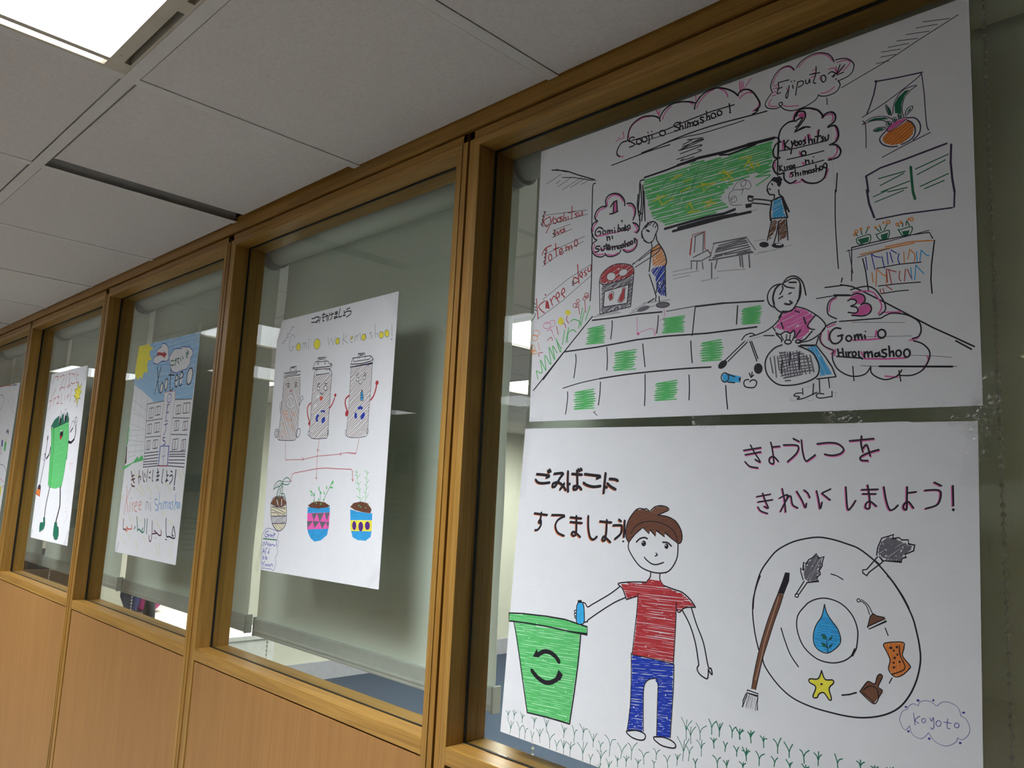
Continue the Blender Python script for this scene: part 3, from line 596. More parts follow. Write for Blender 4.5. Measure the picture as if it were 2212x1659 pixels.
s K 8:1883,-2982 1920,-2931 1940,-2854 1986,-2856 1981,-2959 1983,-3035 1926,-3087 1851,-3063 1883,-2982;1649,-2977 1686,-2895 1756,-2891 1751,-3001 1691,-3025 1660,-2949
h O 21 27 23:2509,-2298 2626,-2269 2693,-2408 2756,-2548 2736,-2618 2510,-2596 2491,-2444 2467,-2355
h B 24 31 48:2464,-2634 2745,-2616 2746,-2820 2759,-3095 2689,-3093 2603,-3017 2565,-2790
s K 16:2280,-1987 2317,-2109 2408,-2199 2495,-2192 2536,-2116 2567,-2048;2473,-2188 2487,-2294;2559,-2158 2604,-2242;2330,-2150 2386,-2189
s K 18:2604,-2242 2715,-2412 2760,-2567 2741,-2637;2476,-2310 2460,-2513 2443,-2668
l K 12:2117,-2507 2455,-2325 2604,-2261;2175,-2556 2544,-2417 2649,-2344;2456,-2363 2649,-2325;2117,-2498 2150,-2479;2239,-2463 2499,-2343
s K 16:2444,-2715 2537,-2951 2584,-3087;2741,-2637 2748,-2912 2763,-3113;2620,-2854 2582,-3032;2725,-2853 2646,-3041;2584,-3087 2575,-3158;2553,-3119 2436,-3166;2637,-3095 2650,-3187
e y 0:2710,-3241 116,-9 -4,37;2351,-3252 117,20 -16,37
c K 10:2710,-3241 120,-10 -4,42
l R 11:3213,-2238 3420,-2227 3424,-2494 3541,-2587;3213,-2238 3179,-2554;3194,-2288 3169,-2534
l y 17:3244,-2271 3401,-2241;3263,-2266 3248,-2513;3401,-2259 3395,-2524;3230,-2590 3482,-2523 3532,-2620;3191,-2636 3368,-2669 3522,-2618;3201,-2647 3203,-2763;3300,-2656 3292,-2788;3388,-2690 3400,-2798
h y 23 34 2:3653,-2460 4076,-2459 4192,-2685 3561,-2669
l y 21:3567,-2443 4093,-2454;3504,-2685 4201,-2695;3543,-2727 3546,-2962;3637,-2692 3601,-2824;3987,-2671 4007,-2861;4023,-2678 4043,-2884;4134,-2716 4149,-2903
l y 11:3577,-2453 3504,-2676;4093,-2454 4236,-2668
l l 15:2879,-2752 3173,-2749;2880,-2807 3332,-2812;2892,-2863 3175,-2856;3639,-2874 4079,-2916;3373,-2977 3659,-2972
l K 20:1339,-3308 1791,-3321 2244,-3324 2696,-3348;758,-3778 1455,-3769 2257,-3731 2789,-3735 3482,-3770 4259,-3769
l y 15:2779,-3350 3282,-3339 3757,-3354
l K 19:3282,-3348 3757,-3363 4360,-3416
s K 13:751,-4398 1114,-4335 1524,-4291
s K 19:1524,-4291 2164,-4261 3004,-4256 3555,-4271
s K 16:1746,-3363 1751,-3478 1730,-3664;2634,-3394 2627,-3528 2610,-3670;3279,-3356 3257,-3571 3237,-3777;3966,-3426 3951,-3691;1004,-3841 1018,-3979 985,-4239;1657,-3789 1677,-3999 1672,-4167;2357,-3806 2385,-4008 2411,-4172;3213,-3852 3226,-4034 3243,-4182;857,-4463 863,-4590 833,-4836;1550,-4346 1546,-4533 1523,-4719;2415,-4289 2423,-4585 2418,-4771;3193,-4357 3203,-4546 3200,-4724;3792,-4551 3804,-4715 3824,-4887
s g 18:1585,-3423 1241,-3442 1600,-3461 1252,-3480 1618,-3498 1233,-3514 1593,-3530 1266,-3553 1600,-3566 1234,-3586 1624,-3604 1237,-3622 1611,-3638 1231,-3657 1598,-3672 1215,-3692 1599,-3707;3100,-3460 2720,-3465 3103,-3490 2733,-3497 3084,-3517 2739,-3528 3103,-3549 2721,-3556 3080,-3576 2736,-3588 3089,-3607 2724,-3617 3097,-3637 2718,-3646 3095,-3666 2704,-3675 3091,-3696;4311,-3478 4047,-3492 4330,-3510 4025,-3520 4311,-3537 4032,-3551 4337,-3570 4037,-3582 4323,-3598 4027,-3611 4313,-3627 4024,-3641 4302,-3655 4025,-3671 4306,-3685 4033,-3702 4309,-3715;2234,-3884 1814,-3903 2246,-3924 1814,-3943 2219,-3960 1826,-3983 2252,-4001 1827,-4022 2233,-4037 1814,-4060 2212,-4074 1812,-4099 2220,-4113 1783,-4136 2196,-4149 1806,-4177 2234,-4190;3712,-3888 3393,-3910 3730,-3927 3377,-3945 3731,-3963 3401,-3985 3750,-4001 3374,-4019 3738,-4036 3369,-4055 3736,-4072 3373,-4092 3735,-4108 3390,-4131 3719,-4142 3389,-4168 3713,-4178;1418,-4454 1011,-4490 1426,-4492 1003,-4529 1449,-4532 1026,-4569 1440,-4570 1000,-4607 1467,-4609 1006,-4646 1464,-4647 1025,-4686 1432,-4683 1000,-4723 1435,-4721 1007,-4762 1440,-4760;2985,-4423 2608,-4453 3007,-4459 2611,-4489 2994,-4493 2622,-4525 2988,-4527 2605,-4559 3011,-4563 2608,-4595 2989,-4597 2582,-4629 2978,-4631 2598,-4665 2960,-4664 2598,-4700 2983,-4700
s P 8:2234,-3369 2253,-3630;2265,-3640 2362,-3605 2533,-3589 2579,-3703 2597,-3597;2737,-3308 2740,-3434 2657,-3478
e P 0:2265,-3640 26,-3 -1,22
l y 13:1428,-4827 1502,-4885;1428,-4830 1464,-4819
l K 14:4086,-3945 3766,-4202;4121,-3965 3821,-4215;4156,-3961 4261,-4246;4182,-3964 4278,-4215
e K 0:3739,-4250 62,46 -35,38;4283,-4352 64,-5 0,74
f b 0:3732,-4398 3804,-4379 4028,-4445 4002,-4524 3878,-4507 3751,-4490
c K 14:3778,-4438 58,-4 -1,66
l K 14:3805,-4387 3931,-4438;3824,-4507 3931,-4523
f K 0:3988,-4466 4028,-4453 4011,-4533
s K 15:4142,-4494 4090,-4498 4069,-4537 4090,-4587 4160,-4607 4228,-4604 4262,-4550 4236,-4508 4185,-4505 4159,-4527;4150,-4406 4176,-4464;4193,-4393 4185,-4465;4219,-4435 4176,-4464
l l 10:4219,-2732 4628,-2711;4218,-2530 4374,-2545;4271,-2708 4545,-2727;4628,-2711 4760,-2696
s K 17:4403,-1829 4442,-1906 4510,-1931 4510,-1976;4578,-1872 4587,-1941 4629,-1985
f K 0:4107,-1841 4197,-1871 4193,-1899 4129,-1880;4072,-1961 4171,-1968 4171,-2028 4082,-2024
h b 20 24 19:4510,-2015 4612,-2001 4645,-2188 4675,-2286 4494,-2258 4480,-2100
h n 19 24 31:4480,-2292 4553,-2303 4528,-2444 4443,-2559 4422,-2554
h n 18 24 32:4587,-2316 4678,-2315 4691,-2527 4678,-2574 4598,-2593 4575,-2421
s K 16:4179,-1910 4320,-1952 4459,-2003;4179,-1970 4321,-2015 4442,-2057;4197,-1880 4122,-1853 4129,-1923 4197,-1940
l K 20:4476,-2015 4451,-2177 4459,-2288;4459,-2011 4527,-1994 4612,-1981 4645,-2006;4629,-2002 4662,-2142 4703,-2292;4637,-2004 4728,-2224;4662,-2109 4695,-2183
l K 15:4459,-2262 4712,-2299
l K 13:4477,-2283 4409,-2568;4578,-2322 4545,-2497 4494,-2668;4570,-2337 4578,-2619;4687,-2297 4711,-2621
e K 0:4363,-2617 72,-14 0,40;4565,-2669 90,-18 0,36
e W 0:4582,-2656 47,-9 0,13
s K 12:5360,-2068 5356,-2462 5373,-2856 5390,-3137
l p 22:5761,-2169 5787,-2360 5848,-2556
l p 16:5868,-2588 6198,-2590 6738,-2635;6769,-2422 6757,-2632
l G 12:5838,-2283 6014,-2240;5858,-2358 6040,-2322 6204,-2288
f G 0:5637,-2800 5780,-2792 5772,-2858 5679,-2870;5921,-2798 6011,-2787 5995,-2873 5933,-2861;6167,-2805 6260,-2810 6246,-2865 6192,-2862
s G 12:5622,-2790 5650,-2864 5779,-2875 5795,-2772 5709,-2769 5630,-2784;5865,-2772 5906,-2855 6002,-2867 6018,-2759 5879,-2782;6127,-2767 6179,-2859 6259,-2868 6287,-2772 6133,-2783;5637,-2755 5609,-2703;5695,-2751 5682,-2688;5738,-2745 5768,-2675;5908,-2750 5859,-2695;5929,-2747 5916,-2692;5963,-2747 6006,-2667;6141,-2740 6129,-2693;6181,-2749 6182,-2705 6155,-2699;6222,-2743 6229,-2686 6261,-2752
c O 13:5624,-2691 20,-4 0,18;6013,-2653 22,-5 0,21;6287,-2677 17,-4 0,22;5601,-2729 13,-3 0,14;6121,-2707 16,-4 0,18
e O 0:5682,-2672 16,-3 0,21;5775,-2669 20,-4 0,14;5860,-2687 18,-4 0,17;5909,-2675 13,-3 0,13;5958,-2649 12,-3 0,19;6162,-2689 16,-4 0,21;6250,-2668 12,-3 0,19
l K 11:5557,-3333 5563,-2893 5849,-2874 6192,-2869 6480,-2882 6516,-2964;5865,-3220 6118,-3213 6381,-3232;5882,-3448 6113,-3455 6369,-3476;5914,-3550 6111,-3546 6231,-3554
l p 9:5496,-2926 5988,-2901 6478,-2856;5526,-2916 5573,-3230
l K 13:6535,-2989 6495,-3288 6484,-3470 6493,-3633
l K 13:5698,-3063 5731,-3226 5762,-3485
l O 15:5670,-3005 5986,-2990 6309,-2980;5973,-2965 6257,-2955 6516,-2990
l K 7:5633,-3036 6028,-2991
s B 11:5734,-3047 5752,-3215;5805,-3030 5844,-3231;5812,-3024 5846,-3060 5916,-3088;5930,-3076 5961,-3237;5992,-3036 6003,-3193;6027,-3042 6058,-3180;6041,-3015 6107,-3072;6134,-3077 6119,-3148 6138,-3210
s O 11:6188,-3066 6192,-3205;6255,-3057 6232,-3168;6255,-3049 6312,-3125 6304,-3210;5808,-3262 5820,-3390;5865,-3227 5854,-3448;5865,-3227 5966,-3333 5982,-3255 5978,-3431
s b 11:6333,-3093 6336,-3209;6385,-3082 6369,-3215;6385,-3082 6435,-3148 6473,-3170;6263,-3275 6273,-3428;6322,-3257 6305,-3440;6322,-3257 6366,-3322 6410,-3379
s R 10:5982,-3255 5992,-3418;5982,-3248 6096,-3304;6009,-3260 6039,-3448;6137,-3297 6128,-3382 6147,-3429;6203,-3286 6187,-3435;6223,-3290 6267,-3412;5902,-3485 5908,-3544;5936,-3483 5949,-3543;5964,-3450 6045,-3521
l K 15:5417,-3356 5556,-3401 5699,-3490 5974,-3678 6237,-3865 6489,-4044 6731,-4195 6917,-4315;6730,-4229 6887,-4343
l K 14:5440,-3268 5425,-3324;5214,-3362 5454,-3369
l K 11:5098,-3492 5334,-3488
l K 22:5334,-3483 5526,-3512
s P 17:5570,-3486 5699,-3483 5811,-3515 5879,-3606 5918,-3714 5876,-3803;5364,-3523 5288,-3565 5265,-3684;5917,-3787 6146,-3810;6362,-4071 6321,-4150 6230,-4168;6424,-4382 6429,-4438 6363,-4543;5944,-4580 6090,-4605;5164,-3947 5156,-4068 5238,-4167 5312,-4204 5282,-4247;5345,-3862 5240,-3895
s K 14:5541,-3444 5642,-3429 5756,-3432 5839,-3482 5907,-3581 5953,-3675 5959,-3763 5889,-3819;5364,-3500 5273,-3548 5242,-3635 5257,-3729 5361,-3796;5397,-3835 5909,-3858;5909,-3858 6012,-3814 6132,-3830 6237,-3872 6339,-3956 6362,-4057 6334,-4130 6263,-4151;6275,-4180 6371,-4225 6444,-4315 6442,-4412 6376,-4530 6260,-4590 6130,-4587 6091,-4577;6138,-4518 6077,-4590 5956,-4624 5849,-4587 5781,-4525 5775,-4452;5775,-4452 5711,-4534 5598,-4557 5484,-4531 5369,-4448 5311,-4339 5304,-4249 5334,-4199;5360,-3833 5256,-3858 5172,-3932 5141,-4035 5193,-4132 5312,-4197
f P 0:5518,-3561 5554,-3528 5641,-3511 5705,-3551 5714,-3612 5668,-3650 5618,-3635 5597,-3587;5639,-3675 5739,-3652 5787,-3696 5779,-3761 5708,-3791 5623,-3785 5551,-3765 5631,-3734
s K 15:5503,-3581 5554,-3566 5611,-3597 5596,-3639 5546,-3655 5610,-3679 5631,-3726 5595,-3751 5508,-3732;5540,-3519 5627,-3502 5705,-3543 5718,-3612 5668,-3657;5668,-3650 5739,-3645 5791,-3696 5779,-3768 5694,-3801 5551,-3775
l P 20:5255,-3934 5254,-4063;5852,-4004 5836,-4082;5562,-4096 5760,-4110 5898,-4111;5700,-4344 5961,-4371 6187,-4377;5342,-4192 5326,-4266;5666,-4254 5687,-4314
l K 4:5550,-3865 6183,-3948;5562,-4059 6257,-4118;6226,-4350 6480,-4381 6682,-4417
s K 19:5411,-3930 5345,-3915 5285,-3960 5269,-4034 5306,-4106 5372,-4113 5424,-4066 5417,-4013;5373,-4023 5439,-4016;5584,-4032 5590,-4099;5591,-4055 5620,-4029 5633,-4089;5634,-4052 5662,-4033 5678,-4094;5707,-4046 5715,-4091;5372,-4188 5385,-4286;5430,-4186 5444,-4292;5378,-4241 5437,-4239;5473,-4235 5480,-4295;5502,-4238 5509,-4305;5509,-4261 5538,-4241;5634,-4243 5637,-4309 5679,-4343;5701,-4257 5703,-4330;5704,-4287 5736,-4261 5749,-4327;5750,-4284 5785,-4265 5798,-4332;5867,-4288 5833,-4292 5832,-4328 5867,-4324 5874,-4281 5887,-4333;5963,-4254 5916,-4256 5922,-4286 5962,-4311 5948,-4345 5908,-4335;5994,-4214 6002,-4343;6003,-4301 6037,-4283 6049,-4348
c K 18:5512,-4068 35,-4 0,36;5912,-4054 46,-5 1,53;5577,-4274 24,-2 0,29;6103,-4314 29,-3 1,37;6197,-4322 34,-3 1,48
e K 0:5719,-4003 10,-1 0,10
l K 16:5356,-4283 5658,-4333
l K 19:5878,-4454 6223,-4485 6685,-4525
l K 5:5650,-4427 5878,-4454;6685,-4525 6733,-4525
l K 12:5557,-4427 5569,-4610;6102,-4522 6122,-4656;6138,-4518 6101,-4564
h P 23 23 19:4644,-3625 4823,-3570 4949,-3629 5061,-3719 4988,-3833 5011,-3898 4901,-4006 4837,-4015 4806,-3937 4693,-3877 4521,-3812 4595,-3714
s K 16:4636,-3215 4694,-3152 4776,-3134 4856,-3171 4920,-3261 4958,-3424;4661,-3203 4775,-3166 4856,-3203 4888,-3303 4879,-3428 4823,-3530 4758,-3600 4628,-3615 4529,-3537 4495,-3436;4645,-3224 4528,-3222 4444,-3282 4414,-3375 4445,-3477 4512,-3527;4628,-3246 4636,-3296 4595,-3362;4636,-3223 4694,-3272 4799,-3305;4578,-3415 4636,-3392;4718,-3372 4756,-3362;4880,-3254 4863,-3441 4839,-3485
s K 23:4595,-3217 4528,-3279 4495,-3387 4512,-3486;4669,-3501 4726,-3517 4767,-3499;4579,-3688 4636,-3600
l K 19:4727,-3214 4824,-3229;4734,-3470 4759,-3505
l K 14:4823,-3562 4750,-3615;4807,-3615 4870,-3647;4361,-3902 4512,-3919;4644,-3601 4750,-3615
s K 14:4628,-3615 4595,-3690 4496,-3790;4823,-3562 4950,-3611 5089,-3707 5180,-3796 5218,-3877 5149,-3960 5010,-4037 4853,-4051;5089,-3707 4980,-3832 5011,-3883 5073,-3902;4496,-3806 4529,-3857;4595,-3690 4529,-3762 4395,-3842 4225,-3887;4033,-3931 4085,-3871 4172,-3849 4225,-3879 4155,-3896
l K 16:4925,-3717 4956,-3814;4612,-3748 4644,-3839;4885,-3883 4806,-3983;5042,-3917 4948,-4014 4869,-4045
l l 8:4068,-3952 4190,-3932 4242,-3921 4361,-3902
h b 13 18 -61:4955,-4123 5083,-4121 5177,-4282 5292,-4502 5145,-4520 5131,-4384 5055,-4225
l K 22:4885,-4093 5071,-4112
l K 14:5087,-4106 5207,-4270 5295,-4412 5346,-4543;5099,-4555 5346,-4543;5126,-3996 5094,-4099
f W 0:4537,-3882 4595,-3913 4677,-3883 4742,-3914 4790,-3880 4806,-3937 4773,-4011 4757,-4056 4628,-4035 4595,-3976
s K 16:4628,-4059 4513,-4094 4413,-4196 4383,-4321 4430,-4467 4563,-4586 4724,-4613 4914,-4595 5084,-4531 5130,-4429 5101,-4305 5025,-4192 4853,-4097;4537,-3882 4595,-3913 4677,-3883 4742,-3914 4790,-3880 4806,-3937;4546,-3907 4612,-3978 4620,-4018;4806,-3937 4773,-4011
s K 13:4612,-3923 4644,-3997;4693,-3924 4685,-3986;4742,-3929 4733,-3991
c K 16:4709,-4028 45,-5 0,28;4853,-4038 38,-4 0,22
h y 13 41 -80:4595,-4158 4861,-4160 5008,-4297 5015,-4480 4676,-4501 4603,-4449
h y 16 39 5:4587,-4149 4868,-4161 5008,-4297 5039,-4437 4899,-4487 4676,-4563 4595,-4448
l y 16:4455,-4216 4497,-4433;4513,-4205 4546,-4491;4562,-4210 4587,-4400;4962,-4232 5008,-4434;5009,-4236 5061,-4461
l K 14:4741,-4164 4733,-4335;4628,-4263 4620,-4450;4860,-4191 4868,-4408
s K 12:5053,-4612 5044,-4754;4906,-4663 4913,-4747;5129,-4557 5136,-4730;5249,-4558 5263,-4678;5292,-4724 5292,-4798;4898,-4723 4819,-4726 4791,-4755 4866,-4774 4835,-4803 4929,-4793 5098,-4727;5188,-4755 5113,-4743 5090,-4779 5143,-4805 5292,-4791
s l 5:4914,-4656 5022,-4647;4756,-4768 4740,-4813 4819,-4825;4944,-4809 5021,-4836 5067,-4801;5307,-4755 5344,-4742 5328,-4815;4445,-3509 4529,-3569
'''),
 'B': ((0.1454, 0.0624), [(0.0, 0.0), (0.7008, -0.0106), (0.6917, -0.5155), (-0.0258, -0.5062)], '''
k K 38 o 19 -21 -19:322,-782 483,-790 610,-807 543,-839;301,-876 357,-920 464,-933 621,-918;571,-723 599,-755;609,-703 637,-736;716,-773 907,-761 848,-838 753,-972 694,-983 700,-936 801,-911 904,-950 984,-1033;953,-921 858,-1027;1018,-722 1019,-891 1035,-1055;1107,-768 1315,-778;1210,-705 1224,-887 1224,-998 1161,-1018 1149,-972 1215,-961 1276,-978 1314,-1014;1239,-692 1264,-723;1287,-682 1307,-706;1375,-768 1530,-781 1690,-797 1622,-834;1357,-907 1431,-942 1562,-964 1701,-950;1796,-741 1781,-894 1767,-1056;1879,-835 1992,-842 2037,-862;1837,-907 1906,-954 1998,-993;1781,-957 1828,-968;1029,-947 1066,-928
k K 31 o 19 -21 -19:308,-1438 599,-1452;466,-1411 451,-1517 412,-1567 437,-1590 461,-1554 465,-1621 404,-1701 338,-1714;702,-1447 980,-1443 846,-1515 788,-1612 844,-1720 984,-1766;1105,-1464 1336,-1471;1108,-1538 1351,-1543;1230,-1431 1238,-1695 1192,-1753 1142,-1719 1189,-1689 1263,-1721 1325,-1762;1476,-1419 1484,-1607 1526,-1748 1597,-1782 1660,-1734;1712,-1496 1938,-1501;1847,-1462 1843,-1656 1814,-1781 1768,-1767 1801,-1721 1858,-1752 1928,-1799;2081,-1450 2121,-1474;1973,-1543 2106,-1532 2139,-1551 2121,-1656 2014,-1746;2190,-1453 2181,-1704
e K 0:2171,-1770 19,1 -1,15
f n 0:2207,-1633 2235,-1511 2306,-1369 2410,-1287 2546,-1272 2599,-1287 2651,-1310 2731,-1239 2832,-1213 2963,-1237 2954,-1271 2785,-1346 2936,-1358 3075,-1414 3174,-1506 3206,-1634 3188,-1716 3130,-1721 3022,-1671 2921,-1587 2903,-1646 2765,-1572 2758,-1648 2658,-1571 2643,-1622 2523,-1545 2390,-1655 2277,-1783 2232,-1735
h m 7 21 24:2207,-1633 2235,-1511 2306,-1369 2410,-1287 2546,-1272 2651,-1310 2785,-1346 2936,-1358 3075,-1414 3174,-1506 3206,-1634 3130,-1721 2921,-1587 2658,-1571 2523,-1545 2390,-1655 2277,-1783
s K 15:2277,-1783 2220,-1701 2216,-1581 2276,-1422 2410,-1278 2536,-1269;2536,-1281 2577,-1262 2630,-1294;2641,-1302 2731,-1230 2832,-1209 2932,-1222 2973,-1253 2944,-1280 2785,-1346;2785,-1346 2956,-1362 3095,-1421 3184,-1538 3206,-1650 3179,-1717 3131,-1729
l K 13:2277,-1774 2390,-1647 2523,-1542 2639,-1626 2658,-1567 2752,-1652 2764,-1569 2913,-1654 2911,-1588 3022,-1663 3130,-1724
s K 11:2304,-1644 2386,-1536 2510,-1470 2696,-1442 2899,-1473 3039,-1539 3099,-1609 3130,-1704
s K 16:2277,-1774 2273,-1868 2380,-2013 2509,-2119 2685,-2168 2837,-2173 2955,-2150;3140,-1728 3134,-1899 3088,-2016 3013,-2112 2935,-2160;2769,-1896 2790,-1919 2754,-1939;2567,-1971 2599,-2002 2692,-2052 2783,-2057 2902,-2016;2682,-2177 2677,-2243 2628,-2306 2608,-2333;2846,-2169 2843,-2251 2880,-2312 2920,-2348
s K 20:2410,-1765 2476,-1709 2559,-1686 2611,-1700;2881,-1731 2965,-1733 3028,-1774
e K 0:2547,-1772 41,3 -1,42;2946,-1783 35,3 -1,38
e W 0:2532,-1756 10,1 0,10;2934,-1771 10,1 0,10
h R 19 24 2:2159,-2408 2286,-2378 2598,-2339 2678,-2281 2839,-2281 2920,-2353 3078,-2392 3212,-2409 3430,-2563 3272,-2593 3179,-2658 3125,-2631 3103,-3371 2769,-3365 2399,-3379 2449,-2998 2476,-2532 2283,-2602
h R 13 39 -0:2159,-2408 2598,-2339 2678,-2281 2839,-2281 2920,-2353 3078,-2392 3270,-2486 3125,-2631 3103,-3371 2769,-3365 2399,-3379 2449,-2998 2476,-2532 2283,-2602
h B 20 24 6:2387,-3397 2710,-3391 3097,-3403 3093,-3687 3077,-4045 3066,-4377 2852,-4411 2856,-4046 2848,-3734 2800,-3652 2698,-3671 2619,-3746 2595,-3942 2599,-4403 2343,-4442 2380,-4066 2397,-3740
h B 12 37 14:2387,-3397 2710,-3391 3097,-3403 3093,-3687 3077,-4045 3066,-4377 2852,-4411 2856,-4046 2848,-3734 2800,-3652 2698,-3671 2619,-3746 2595,-3942 2599,-4403 2343,-4442 2380,-4066 2397,-3740
s K 16:2608,-2327 2433,-2340 2243,-2365 2098,-2403 2182,-2465 2262,-2616;2262,-2616 2356,-2579 2460,-2542;2920,-2342 3077,-2373 3231,-2403 3364,-2490 3440,-2575;3440,-2575 3273,-2604 3180,-2679 3131,-2638
s K 12:2469,-2499 2456,-2750 2416,-3118 2389,-3384;3129,-2551 3126,-2821 3113,-3137 3100,-3382;2389,-3384 2709,-3382 3100,-3390;2372,-3362 2384,-3743 2377,-4147 2335,-4452;2619,-4403 2607,-4019 2611,-3796 2668,-3697 2757,-3654 2846,-3664 2848,-3969 2846,-4420;3110,-3396 3107,-3684 3087,-4074 3070,-4383
s K 16:2138,-2436 1968,-2558 1772,-2675 1616,-2764 1526,-2815 1478,-2772 1430,-2757;2251,-2584 2060,-2674 1844,-2804 1557,-2997 1525,-3036 1456,-3055;3232,-2648 3352,-2820 3448,-3053 3507,-3334;3375,-2591 3462,-2804 3575,-3033 3651,-3324 3695,-3346 3714,-3418 3687,-3408 3651,-3362;3507,-3334 3481,-3384 3509,-3440 3582,-3480 3644,-3483 3655,-3376
s K 16:2325,-4463 2498,-4415 2640,-4430 2651,-4489 2583,-4529 2441,-4531 2337,-4492 2325,-4463;2807,-4430 2971,-4399 3123,-4424 3162,-4475 3107,-4508 2936,-4515 2818,-4473 2798,-4447 2807,-4430
f j 0:-168,-3139 408,-3091 1015,-3066 1517,-3115 1521,-3210 1393,-3217 1022,-3213 417,-3228 -161,-3247;-36,-3264 418,-3252 1023,-3236 1383,-3243 1383,-3500 1349,-3765 1295,-4119 1237,-4593 852,-4601 346,-4622 224,-4149 56,-3625
h g 25 27 2:-168,-3139 408,-3091 1015,-3066 1517,-3115 1521,-3210 1393,-3217 1022,-3213 417,-3228 -161,-3247
h g 21 30 4:-36,-3264 418,-3252 1023,-3236 1383,-3243 1383,-3500 1349,-3765 1295,-4119 1237,-4593 852,-4601 346,-4622 224,-4149 56,-3625
h g 16 62 -1:-6,-3297 418,-3252 1023,-3236 1383,-3243 1349,-3765 1284,-4121 1237,-4593 852,-4601 346,-4622 224,-4149 56,-3625
l K 19:-183,-3132 144,-3098 665,-3071 1063,-3065 1528,-3114 1533,-3226 1169,-3236 674,-3228 286,-3237 -174,-3260 -183,-3132
s K 19:-58,-3257 38,-3553 196,-4117 339,-4632;339,-4632 803,-4611 1244,-4608;1406,-3236 1377,-3622 1327,-4044 1244,-4608
s K 59:523,-3699 646,-3628 772,-3618 898,-3659 981,-3729;405,-3966 517,-4040 673,-4091 822,-4072 961,-3993
f K 0:409,-3746 492,-3610 556,-3735;977,-3849 1073,-3911 1015,-4014 916,-3987
f b 0:1304,-2829 1337,-2763 1395,-2756 1445,-2811 1462,-3036 1422,-3085 1352,-3095 1307,-3040
s K 14:1304,-2829 1337,-2763 1395,-2756 1445,-2811 1467,-3036 1422,-3089 1352,-3099 1305,-3041 1304,-2829
f K 0:1319,-2739 1398,-2726 1407,-2767 1328,-2780
s K 12:1295,-2892 1260,-2906 1269,-2936 1297,-2936;1293,-2937 1258,-2955 1271,-2984 1299,-2980;1299,-2980 1272,-2992 1278,-3018 1306,-3014
y D 8:-92,-4834 -102,-4690;46,-4804 37,-4660;228,-4818 218,-4658;497,-4847 485,-4654;778,-4835 766,-4628;-29,-5048 -43,-4833;186,-5061 171,-4831;308,-5050 295,-4839;640,-5024 626,-4800;477,-5054 467,-4898;853,-5060 839,-4821;1131,-4839 1121,-4653;998,-5058 989,-4889;1143,-5074 1131,-4856;1272,-5075 1261,-4842;1343,-4856 1332,-4623;1512,-4783 1502,-4568;1526,-5078 1513,-4799;1717,-4833 1708,-4621;1672,-5090 1665,-4928;1859,-5075 1848,-4801;1861,-4863 1854,-4685;2025,-4888 2012,-4567;2235,-4867 2227,-4629;2420,-4836 2411,-4570;2177,-4993 2172,-4851;2332,-4953 2326,-4796;2642,-4842 2635,-4626;2534,-4915 2530,-4791;2845,-4729 2840,-4561;2809,-4844 2806,-4737;3038,-4784 3033,-4604;3186,-4718 3182,-4553;3276,-4635 3270,-4336;3326,-4353 3320,-4069;3399,-4381 3394,-4127;3367,-4612 3363,-4389;3541,-4302 3538,-4066;3563,-4503 3559,-4298;2023,-5113 2016,-4938;1852,-5174 1846,-5030
y D 11:3716,-4188 3713,-3997;3828,-4191 3826,-4002;3753,-4354 3751,-4223;3915,-4358 3914,-4214;4014,-4161 4013,-4003;4122,-4150 4121,-4022;4083,-4373 4082,-4246;4222,-4395 4221,-4254;4285,-4154 4285,-4013;3477,-4687 3474,-4555;3808,-4615 3805,-4428;3943,-4580 3942,-4452;4174,-4534 4174,-4407
y D 11:4131,-4156 4129,-4013;4286,-4161 4285,-4020;4461,-4175 4460,-4036;4647,-4198 4647,-4006;4799,-4208 4799,-4045;4991,-4227 4992,-4053;5164,-4209 5165,-4050;5402,-4172 5403,-4029;4222,-4395 4221,-4240;4399,-4406 4398,-4239;4601,-4367 4601,-4244;4813,-4366 4814,-4245;5671,-4142 5673,-4015;5005,-4356 5005,-4236;5828,-4139 5829,-4038;5993,-4107 5995,-4008
k K 18 P 20 8 -13:4153,-410 4407,-375;4176,-470 4407,-432;4255,-338 4315,-440 4399,-564 4324,-533;4176,-564 4248,-626 4366,-644;4547,-303 4572,-411 4589,-579 4532,-571 4531,-518 4589,-495 4653,-556;4572,-368 4674,-360;4861,-262 4939,-301;4726,-344 4884,-346 4931,-376 4899,-458 4781,-563;4970,-279 4985,-429 5023,-548 5084,-525 5152,-474;5176,-335 5325,-322 5441,-338 5513,-404 5469,-461 5367,-482 5272,-467;5585,-304 5878,-281;5734,-243 5725,-335 5745,-441;5745,-399 5794,-357 5833,-491;5936,-415 5820,-449 5723,-498 5722,-540 5805,-547
k K 17 P 18 -13 -8:4351,-1028 4549,-989;4368,-1098 4578,-1060;4437,-977 4476,-1082 4517,-1171 4459,-1151;4369,-1162 4410,-1213 4509,-1243;4709,-909 4741,-1057 4757,-1212;4670,-1037 4788,-996 4686,-1208;4709,-1163 4788,-1026 4828,-1010 4851,-1112 4920,-1153;4906,-941 4974,-1049 5020,-1142 5035,-1090;5006,-923 5051,-959 5081,-1016;5167,-926 5193,-1041 5212,-1148 5237,-1068;5349,-900 5238,-953;5238,-960 5340,-1036;5536,-867 5554,-1133 5603,-1110 5653,-1032;5724,-900 5919,-889;5737,-949 5894,-945;5798,-839 5819,-991 5817,-1115 5769,-1110 5784,-1054 5831,-1039 5898,-1091;5986,-856 6012,-1025 6050,-1125 6102,-1110 6142,-1068;6249,-849 6244,-977 6237,-1110 6203,-1099 6213,-1051 6258,-1023 6313,-1094;6245,-923 6347,-907;6544,-794 6616,-831;6439,-888 6584,-881 6607,-939 6568,-1044 6444,-1095;6735,-825 6733,-1050
e K 0:6731,-1095 15,1 0,17
